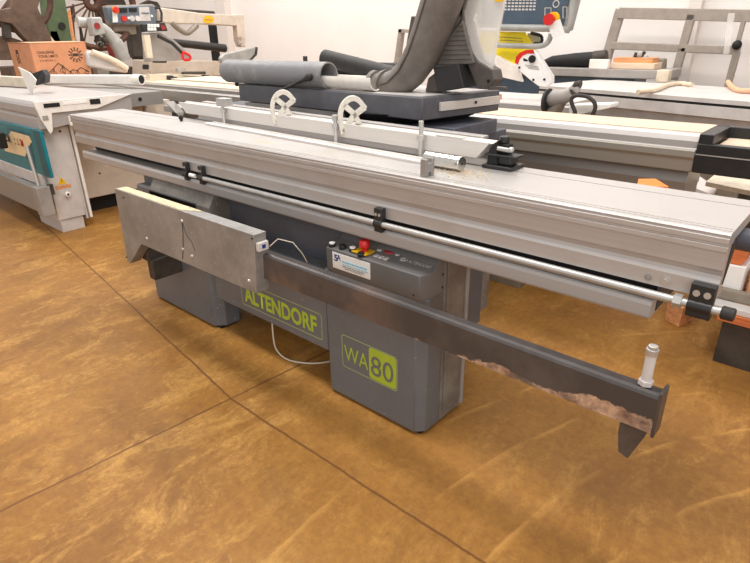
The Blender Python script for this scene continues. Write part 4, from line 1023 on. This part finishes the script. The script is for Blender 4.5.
MB().add(pl_ + [p + Vector((-.04, .05, 0)) for p in pl_], [(0, 1, 2, 3, 4), (9, 8, 7, 6, 5)] + [(i, i + 5, (i + 1) % 5 + 5, (i + 1) % 5) for i in range(5)]).build('black_cap', 'black', LF)

# carton
K = thing('cardboard_box', (-5.6, 2.4, .92), 'brown cardboard box printed with mountains, standing on the teal saw', 'box')
kz0 = .945
A_ = at(38, 79.3, z=kz0); B_ = Vector((A_.x, at(92.5, 78, x=A_.x).y, kz0))
ab = (B_ - A_); wd = ab.length; ab.normalize(); dpv = Vector((-1, 0, 0))
dpt = A_.x - at(15.5, 73.5, y=A_.y).x
ht = at(34, 43, x=A_.x).z - kz0
def KP(s, t, z): return A_ + ab * s + dpv * t + Vector((0, 0, z))
kb = MB().prism([KP(0, 0, 0), KP(wd, 0, 0), KP(wd, dpt, 0), KP(0, dpt, 0)], (0, 0, ht)).build('carton_body', 'carton', K, bevel=.002)
MB().prism([KP(-.004, -.004, ht), KP(wd + .004, -.004, ht), KP(wd + .004, dpt * .48, ht + .006), KP(-.004, dpt * .48, ht + .006)], (0, 0, .003)).build('flap', 'carton_in', kb)
MB().prism([KP(-.004, dpt * .52, ht + .006), KP(wd + .004, dpt * .52, ht + .006), KP(wd + .004, dpt + .01, ht + .002), KP(-.004, dpt + .01, ht + .002)], (0, 0, .003)).build('flap', 'carton_in', kb)
def KM(s, z): return frame_mat(KP(s, -.001, z), ab, (0, 0, 1))
text_mesh('CHALLENGE', wd * .30, ht * .075, KM(wd * .09, ht * .70), 'carton_lettering', 'print_dark', kb, .012, .001)
text_mesh('YOUR LIMITS', wd * .34, ht * .075, KM(wd * .10, ht * .59), 'carton_lettering', 'print_dark', kb, .012, .001)
text_mesh('SCE ERRORS_2', wd * .27, ht * .05, KM(wd * .11, ht * .48), 'carton_lettering', 'print_dark', kb, 0, .001)
em = MB(); ec = (wd * .77, ht * .64); R_ = ht * .15
for i in range(12):
    a = math.tau * i / 12; em.prism([KP(ec[0] + (R_ + .02 * k[0]) * math.cos(a + k[1]), -.0015, ec[1] + (R_ + .02 * k[0]) * math.sin(a + k[1])) for k in ((0, -.12), (1, -.10), (1, .10), (0, .12))], dpv * .001)
ring_o = [KP(ec[0] + R_ * .92 * math.cos(a), -.0015, ec[1] + R_ * .92 * math.sin(a)) for a in [math.tau * i / 24 for i in range(24)]]
ring_i = [KP(ec[0] + R_ * .78 * math.cos(a), -.0015, ec[1] + R_ * .78 * math.sin(a)) for a in [math.tau * i / 24 for i in range(24)]]
em.add(ring_o + ring_i, [(i, (i + 1) % 24, 24 + (i + 1) % 24, 24 + i) for i in range(24)])
em.prism([KP(ec[0] + sx_ * R_ * .62, -.0015, ec[1] + sz_ * R_ * .28) for sx_, sz_ in ((-1, -1), (1, -1), (1, 1), (-1, 1))], dpv * .001)
em.build('gear_emblem', 'print_dark', kb)
mt_ = [(.04, .06), (.16, .20), (.22, .17), (.30, .26), (.42, .42), (.47, .36), (.53, .27), (.60, .16), (.66, .22), (.73, .18), (.82, .27), (.90, .19), (.97, .12)]
ml = MB()
for i in range(len(mt_) - 1):
    ml.tube([KP(mt_[i][0] * wd, -.001, mt_[i][1] * ht), KP(mt_[i + 1][0] * wd, -.001, mt_[i + 1][1] * ht)], .0035, 6)
for (x_, z_) in mt_[1:-1:2]:
    for k_ in range(3):
        ml.tube([KP(x_ * wd + .008 * k_, -.001, z_ * ht), KP((x_ + .05 - .05 * k_) * wd, -.001, z_ * ht * .55), KP((x_ + .02 + .02 * k_) * wd, -.001, z_ * ht * .2)], .0022, 5)
ml.tube([KP(.04 * wd, -.001, .05 * ht), KP(.97 * wd, -.001, .05 * ht)], .002, 5)
ml.build('mountain_print', 'print_dark', kb)
ls = -dpv
def KL(t, z): return frame_mat(KP(-.001, t, z), -dpv, (0, 0, 1))
text_mesh('CHALLENGE', dpt * .62, ht * .07, KL(dpt * .80, ht * .14), 'carton_lettering', 'print_dark', kb, .012, .001)
text_mesh('XSCM', ht * .40, dpt * .16, frame_mat(KP(-.001, dpt * .58, ht * .40), (0, 0, 1), dpv), 'carton_lettering', 'print_dark', kb, .012, .001)

# ------------------------------------------------------------------ far left machines
def lf(u, v, d): return at(u, v, x=-1.75 * d)          # planes across the hall, facing the aisle
def P5(u, v, y=4.6): return lf(u, v, y)
def splate(par, name, mat, uv, d, th, bev=.0):
    P_ = [lf(u, v, d) for u, v in uv]; return MB().prism(P_, (-th, 0, 0)).build(name, mat, par, bevel=bev)
def lbox(u0, u1, d, th, z0, z1):
    a = lf(u0, 45, d); b = lf(u1, 45, d); return MB().box(a.x - th, a.x, a.y, b.y, z0, z1)
# brown bandsaw
BS = thing('bandsaw', (P5(12, 40).x, 4.6, 0), 'brown cast iron bandsaw with spoked wheel at the far left', 'bandsaw')
splate(BS, 'cast_frame', 'iron', [(-40, 14), (10, 8), (14, -20), (46, -20), (38, 8), (50, 34), (54, 47), (34, 47), (22, 36), (12, 24), (-10, 20), (-40, 24)], 4.2, .14, .01)
splate(BS, 'base_column', 'iron', [(-10, 36), (8, 36), (40, 47), (40, 60), (-30, 60)], 4.25, .14, .01)
wc = lf(14, -6, 4.45)
wh = MB().ringband(wc, .38, .035, 'x', 40, 8).ringband(wc, .07, .03, 'x', 20, 8)
for i in range(8):
    a = math.tau * i / 8; wh.cyl(wc + Vector((0, math.cos(a) * .05, math.sin(a) * .05)), wc + Vector((0, math.cos(a) * .37, math.sin(a) * .37)), .016, 8)
wh.build('spoked_wheel', 'rust', BS, smooth=True)
splate(BS, 'leg_post', 'darkiron', [(4, 20), (10, 22), (12, 38), (5, 38)], 4.22, .1)
lbox(5, 40, 4.28, .4, 0, 1.0).build('pedestal', 'iron', BS, bevel=.01)
# green bandsaw
GB = thing('bandsaw', (P5(56, 40).x, 4.3, 0), 'dark green bandsaw frame with a black slot, behind the cardboard box', 'bandsaw')
splate(GB, 'green_frame', 'green', [(42, -20), (62, -20), (67, 10), (73, 46), (58, 46), (50, 36), (46, 20)], 4.85, .16, .008)
splate(GB, 'access_plate', 'green', [(43, 9), (53, 10), (56, 28), (51, 28), (46, 22)], 4.87, .03, .004)
splate(GB, 'black_slot', 'deep_black', [(47.5, 13), (51.5, 13), (54.85, 25), (49.5, 25)], 4.86, .011)
q = lf(62, 26, 4.845); MB().tube([q, q + Vector((-(-.01), 0, 0))], .045, 20).build('round_port', 'deep_black', GB)
splate(GB, 'type_plate', 'print_light', [(48.5, 25), (54, 25.5), (54.85, 31), (49.5, 30.5)], 4.86, .008)
splate(GB, 'timber_guard', 'wood', [(67.5, 12), (70.5, 10), (76, 46), (72, 46)], 4.88, .05)
splate(GB, 'wooden_block', 'beech', [(50, 31), (57, 31), (61, 42), (51, 41)], 4.85, .04, .004)
lbox(58, 72, 4.95, .35, 0, 1.1).build('pedestal', 'green', GB, bevel=.01)
# spoked wheel bandsaw
WB = thing('bandsaw', (P5(100, 40).x, 5.0, 0), 'rusty open wheel bandsaw behind the control panel box', 'bandsaw')
wy = 5.2
wc = lf(92, 2, wy)
wh = MB().ringband(wc, .62, .045, 'x', 48, 8, .06).ringband(wc, .08, .05, 'x', 20, 8)
for i in range(20):
    a = math.tau * i / 20 + .1
    wh.cyl(wc + Vector((0, math.cos(a) * .06, math.sin(a) * .06)), wc + Vector((0, math.cos(a + .12) * .61, math.sin(a + .12) * .61)), .013, 6)
wh.build('spoked_wheel', 'rust', WB, smooth=True)
splate(WB, 'frame_column', 'darkiron', [(100, 20), (112, 14), (140, 14), (146, 30), (146, 58), (134, 58), (130, 36), (118, 32), (106, 34)], wy + .15, .16, .01)
splate(WB, 'crown_casting', 'darkiron', [(96, 6), (104, -6), (122, -6), (128, 8), (128, 18), (100, 22)], wy + .12, .12, .01)
splate(WB, 'crown_casting', 'darkiron', [(138, 14), (141, 4), (149, 0), (158, 2), (163, 10), (160, 14)], wy + .3, .1, .01)
lbox(80, 135, 5.3, .5, 0, .85).build('pedestal', 'darkiron', WB, bevel=.01)
splate(WB, 'blade_guard_post', 'rust', [(72, 8), (74, 4), (80, 46), (76, 46)], wy, .06)
# feeder with curved grey arm
FD = thing('overhead_saw_guard', (P5(100, 70, 3.55).x, 2.8, 0), 'grey overhead guard with sharply curved arm, right of the cardboard box', 'guard')
ay = 3.55
cp = [lf(u, v, ay) for u, v in ((77, 22), (86, 23), (95, 25), (104, 30), (112, 38), (119, 48), (124, 60))]
MB().tube(bez(cp, 4), [.05] * 9 + [.058] * 9 + [.07] * 7, 12).build('curved_arm', 'cast', FD, smooth=True)
splate(FD, 'gear_box', 'cast', [(91, 17), (102, 17), (106, 34), (94, 36)], ay - .10, .12, .015)
splate(FD, 'support_post', 'darkiron', [(77, 26), (81, 25), (86, 48), (80, 50)], ay + .02, .05)
splate(FD, 'light_post', 'lightgrey', [(76, 22), (78.5, 22), (81, 50), (78, 50)], ay, .04)
q = lf(97, 26, ay - .11); MB().tube([q, q + Vector((-(-.01), 0, 0))], .03, 14).build('red_cap', 'darkred', FD)
fd_ = MB()
for u, v, r_ in ((98, 38, .035), (104, 40, .03), (101, 45, .03), (106, 44, .02), (96, 41, .02)): fd_.ball(lf(u, v, ay - .02), r_)
fd_.build('chain_joints', 'darkiron', FD, smooth=True)
splate(FD, 'red_strut', 'darkred', [(107, 42), (111, 46), (117, 60), (112, 60)], ay + .08, .04)
lbox(92, 104, ay - .1, .10, 0, lf(96, 66, ay - .2).z).build('column', 'cast', FD, bevel=.005)
# white curved guard plate resting on the saw
splate(FD, 'base_shoe', 'lightgrey', [(86, 52), (92, 50), (108, 58), (128, 66), (129, 73), (112, 71), (96, 68), (88, 66)], ay - .2, .12, .02)
MB().tube(bez([lf(92, 52, ay - .22), lf(108, 58, ay - .22), lf(120, 64, ay - .22), lf(127, 69, ay - .22)]), .028, 10).build('shoe_rim', 'cream', FD, smooth=True)

# control panel box
CP = thing('control_panel', (P5(130, 15, 3.9).x, 3.9, 1.3), 'blue grey control panel box with red stop, above the rusty bandsaw', 'control panel')
cy = 3.65
cb = splate(CP, 'panel_case', 'panel_grey', [(107, 7), (152, 5), (156, 8), (157, 22), (155, 24), (111, 24)], cy, .12, .01)
splate(CP, 'case_frame', 'olivegrey', [(106, 5.5), (153, 4), (157, 7), (158, 24), (155, 25), (110, 25.5)], cy + .015, .10, .01)
splate(CP, 'display', 'deep_black', [(119, 8), (127, 8), (127.5, 12.5), (119.5, 12.5)], cy - .006, .008)
splate(CP, 'display', 'deep_black', [(129, 8), (137, 8), (137, 12), (129.5, 12)], cy - .006, .008)
splate(CP, 'notice_label', 'lightgrey', [(139, 7), (149, 7), (151, 21), (140, 21)], cy - .004, .005)
MB().tube([lf(142, 13, cy - .006), lf(149, 13, cy - .006)], .008, 6).build('label_text', 'panel_grey', CP)
splate(CP, 'white_tag', 'paper', [(112.5, 11), (117, 11), (118, 22), (113, 22.5)], cy - .02, .006)
for u, v, mt, r_ in ((115, 10, 'orange', .035), (114.5, 10, 'red', .026)):
    q = lf(u, v, cy - .03); MB().tube([q, q + Vector((-(-.02 if mt == 'orange' else -.04), 0, 0))], r_, 18).build('emergency_stop', mt, CP)
for u, v, mt in ((123.5, 18.5, 'red'), (128, 18, 'paper'), (131.5, 18.5, 'lightgrey'), (137, 18.5, 'print_light')):
    q = lf(u, v, cy); MB().tube([q, q + Vector((-(-.02), 0, 0))], .028 if mt != 'paper' else .012, 16).build('push_button', mt, CP)
q = lf(151.5, 16, cy); MB().tube([q, q + Vector((-(-.01), 0, 0))], .013, 10).build('lamp', 'paper', CP)
MB().tube([lf(155, 8, cy), lf(159.5, 8, cy), lf(161.5, 13, cy), lf(161.5, 21, cy), lf(157, 22, cy)], .014, 10).build('handle', 'black', CP, smooth=True)
splate(CP, 'support_arm', 'olivegrey', [(112, 25), (136, 25), (137, 34), (132, 35), (128, 31), (114, 32)], cy + .05, .08, .01)
splate(CP, 'support_post', 'darkiron', [(130, 28), (138, 28), (143, 56), (134, 57)], cy + .08, .08, .005)
lbox(134, 143, cy + .1, .1, 0, lf(138, 56, cy + .1).z).build('support_foot', 'darkiron', CP)

# grey saw with black keypad and beige overhead arm
S5 = thing('panel_saw', (P5(180, 60, 3.6).x, 3.6, 0), 'grey panel saw with beige overhead arm and black keypad, behind the main saw at left', 'panel saw')
y5 = 2.62
prof = [(y5, .78), (y5, .86), (y5 + .02, .872), (y5 + .02, .895), (y5 + .05, .900), (y5 + .34, .900), (y5 + .34, .72), (y5 + .05, .72)]
xa, xb = at(150, 90, z=.9).x - .5, lf(246, 100, y5).x
st5 = MB().xprof(prof, -6.1, -3.30).build('sliding_table', 'alu_grey', S5)
MB().box(-6.1, -3.31, y5 + .08, y5 + .33, .9005, .905).build('wooden_top', 'beech', st5)
MB().box(-6.0, -3.6, y5 + .10, y5 + .8, 0, .72).build('cabinet', 'olivegrey', S5, bevel=.005)
MB().box(-3.9, -2.6, y5 + .36, y5 + .85, .86, .90).build('saw_table', 'midgrey', S5, bevel=.004)
MB().box(-6.1, -3.0, y5 + .36, y5 + .80, .80, .915).build('rear_table', 'cream', S5, bevel=.004)
cbk = MB().box(-3.42, -3.16, y5 - .10, y5 - .02, .82, .905).build('connector_block', 'midgrey', S5, bevel=.004)
MB().box(-3.38, -3.20, y5 - .103, y5 - .099, .875, .89).build('block_slot', 'deep_black', cbk)
MB().box(-3.30, -3.157, y5 - .103, y5 - .099, .838, .856).build('block_slot', 'deep_black', cbk)
sy = 3.3
splate(S5, 'upright_casting', 'midgrey', [(148, 32), (160, 32), (172, 38), (186, 50), (192, 60), (150, 62)], sy, .14, .01)
splate(S5, 'cream_post', 'cream', [(144, 35), (150, 35), (153, 58), (148, 58)], sy - .05, .05)
kp = splate(S5, 'keypad', 'black', [(142, 24), (165, 22.5), (168, 31), (144, 32)], sy - .05, .06, .006)
for i, (u, v) in enumerate(((149, 25.5), (152, 25.5), (155, 25.5), (158, 25.5), (149, 29), (152, 29), (155, 29))):
    q = lf(u, v, sy - .052); MB().box(q.x - .004, q.x, q.y - .014, q.y + .014, q.z - .014, q.z + .014).build('key', 'paper', kp)
q = lf(163, 27.5, sy - .052); MB().tube([q, q + Vector((-(-.006), 0, 0))], .025, 12).build('key_red', 'darkred', kp)
# beige overhead arm
oy = 3.7
oa = splate(S5, 'overhead_arm', 'beige', [(158, 7), (200, 13), (236, 15), (237, 26), (200, 24), (180, 24), (160, 22)], oy, .12, .01)
splate(S5, 'arm_drop', 'beige', [(236, 14.5), (244, 14.5), (246, 47), (241, 47), (238, 40), (237, 26)], oy, .10, .008)
for v in (38, 44): MB().box(lf(237, v, oy).x, lf(237, v, oy).x + .02, lf(237, v, oy).y, lf(241, v, oy).y, lf(237, v, oy).z - .012, lf(237, v, oy).z + .012).build('hinge', 'midgrey', S5)
bad = [lf(208.5 + 5.6 * math.cos(a), 19.5 + 4 * math.sin(a), oy - .002) for a in [math.tau * i / 24 for i in range(24)]]
MB().add(bad, [tuple(range(24))]).build('oval_badge', 'yellow', oa)
MB().tube([lf(205, 19, oy - .004), lf(212, 19.5, oy - .004)], .006, 6).build('badge_text', 'wood', oa)
MB().tube(bez([lf(172, 23, oy), lf(180, 30, oy), lf(187, 33, oy), lf(193, 29, oy), lf(197, 25, oy)]), .03, 10).build('hanging_hose', 'olivegrey', S5, smooth=True)
MB().tube([lf(162, 9, oy + .2), lf(185, 11, oy + .2), lf(214, 13, oy + .2)], .022, 10).build('upper_pipe', 'darkiron', S5, smooth=True)
MB().tube([lf(211, 13, oy + .2), lf(214, 40, oy + .2), lf(217, 66, oy + .2)], .055, 14).build('black_post', 'deep_black', S5, smooth=True)
MB().cyl((lf(217, 66, oy + .2).x, lf(217, 66, oy + .2).y, 0), lf(217, 66, oy + .2), .055, 14).build('black_post', 'deep_black', S5, smooth=True)
MB().tube([lf(168, 42, 3.5), lf(222, 48, 3.5), lf(225, 48.3, 3.5), lf(226, 48.4, 3.5)], [.04, .045, .045, .03], 16).build('black_pipe', 'rubber', S5, smooth=True)
MB().tube([lf(158, 36, 3.25), lf(172, 43, 3.25), lf(183, 54, 3.25)], .018, 10).build('push_lever', 'black', S5, smooth=True)
MB().tube(bez([lf(182, 52, 3.24), lf(189, 55, 3.24), lf(190, 59, 3.24), lf(184, 59.5, 3.24), lf(182, 53, 3.24)]), .014, 8).build('red_handle', 'red', S5, smooth=True)
gg = splate(S5, 'saw_guard', 'cast', [(221, 58), (224, 54), (255, 47), (257, 48), (256, 55), (250, 61), (222, 63)], 3.35, .06, .01)
splate(S5, 'guard_edge', 'darkiron', [(256, 47), (258, 47.5), (257, 55), (251, 61), (249, 60.5), (255, 54)], 3.345, .07)
splate(S5, 'machine_body', 'beige', [(150, 60), (222, 61), (222, 76), (150, 76)], 3.5, .4, .01)
for i, (u, v, w_, h_, mt) in enumerate(((171, 78, 5, 5, 'black'), (176, 79, 3, 4, 'black'), (207, 77, 6, 4, 'darkiron'), (214, 81, 7, 3, 'darkiron'), (222, 81, 6, 3, 'darkiron'), (195, 73, 22, 3, 'darkiron'), (182, 70, 8, 4, 'midgrey'), (161, 62, 12, 2, 'black'), (147, 67, 4, 5, 'deep_black'))):
    splate(S5, 'fitting', mt, [(u - w_ / 2, v - h_ / 2), (u + w_ / 2, v - h_ / 2), (u + w_ / 2, v + h_ / 2), (u - w_ / 2, v + h_ / 2)], 3.0, .05, .004)
splate(S5, 'fitting_rail', 'cream', [(150, 74), (205, 76), (232, 82), (232, 86), (150, 82)], 3.02, .08, .004)

# ------------------------------------------------------------------ light
w = bpy.data.worlds.new('hall_light'); scene.world = w; w.use_nodes = True
bg = w.node_tree.nodes['Background']
bg.inputs['Color'].default_value = (1.0, 0.965, 0.94, 1); bg.inputs['Strength'].default_value = 0.66
def area(name, loc, size, sy_, power, rot=(0, 0, 0), col=(1, .96, .91)):
    l = bpy.data.lights.new(name, 'AREA'); l.shape = 'RECTANGLE'; l.size = size; l.size_y = sy_; l.energy = power; l.color = col
    o = bpy.data.objects.new(name, l); COL.objects.link(o); o.location = loc; o.rotation_euler = rot; return o
area('ceiling_light', (-1.5, .8, 4.6), 4.5, .8, 150)
area('ceiling_light', (-3.5, 4.0, 4.6), 7.0, .8, 210)
area('ceiling_light', (-7.5, 2.5, 4.6), 4.0, 1.0, 150)
area('front_fill_light', (2.6, -2.4, 2.6), 4.0, 2.2, 95, (math.radians(62), 0, math.radians(40)), (1, .98, .96))  # unseen fill lamp added on the camera side to brighten the machine fronts
scene.view_settings.view_transform = 'Standard'
scene.view_settings.look = 'None'
scene.view_settings.gamma = 1
scene.view_settings.use_curve_mapping = False
scene.view_settings.exposure = 0.0
for o in ALL:
    if '_w' in o: del o['_w']
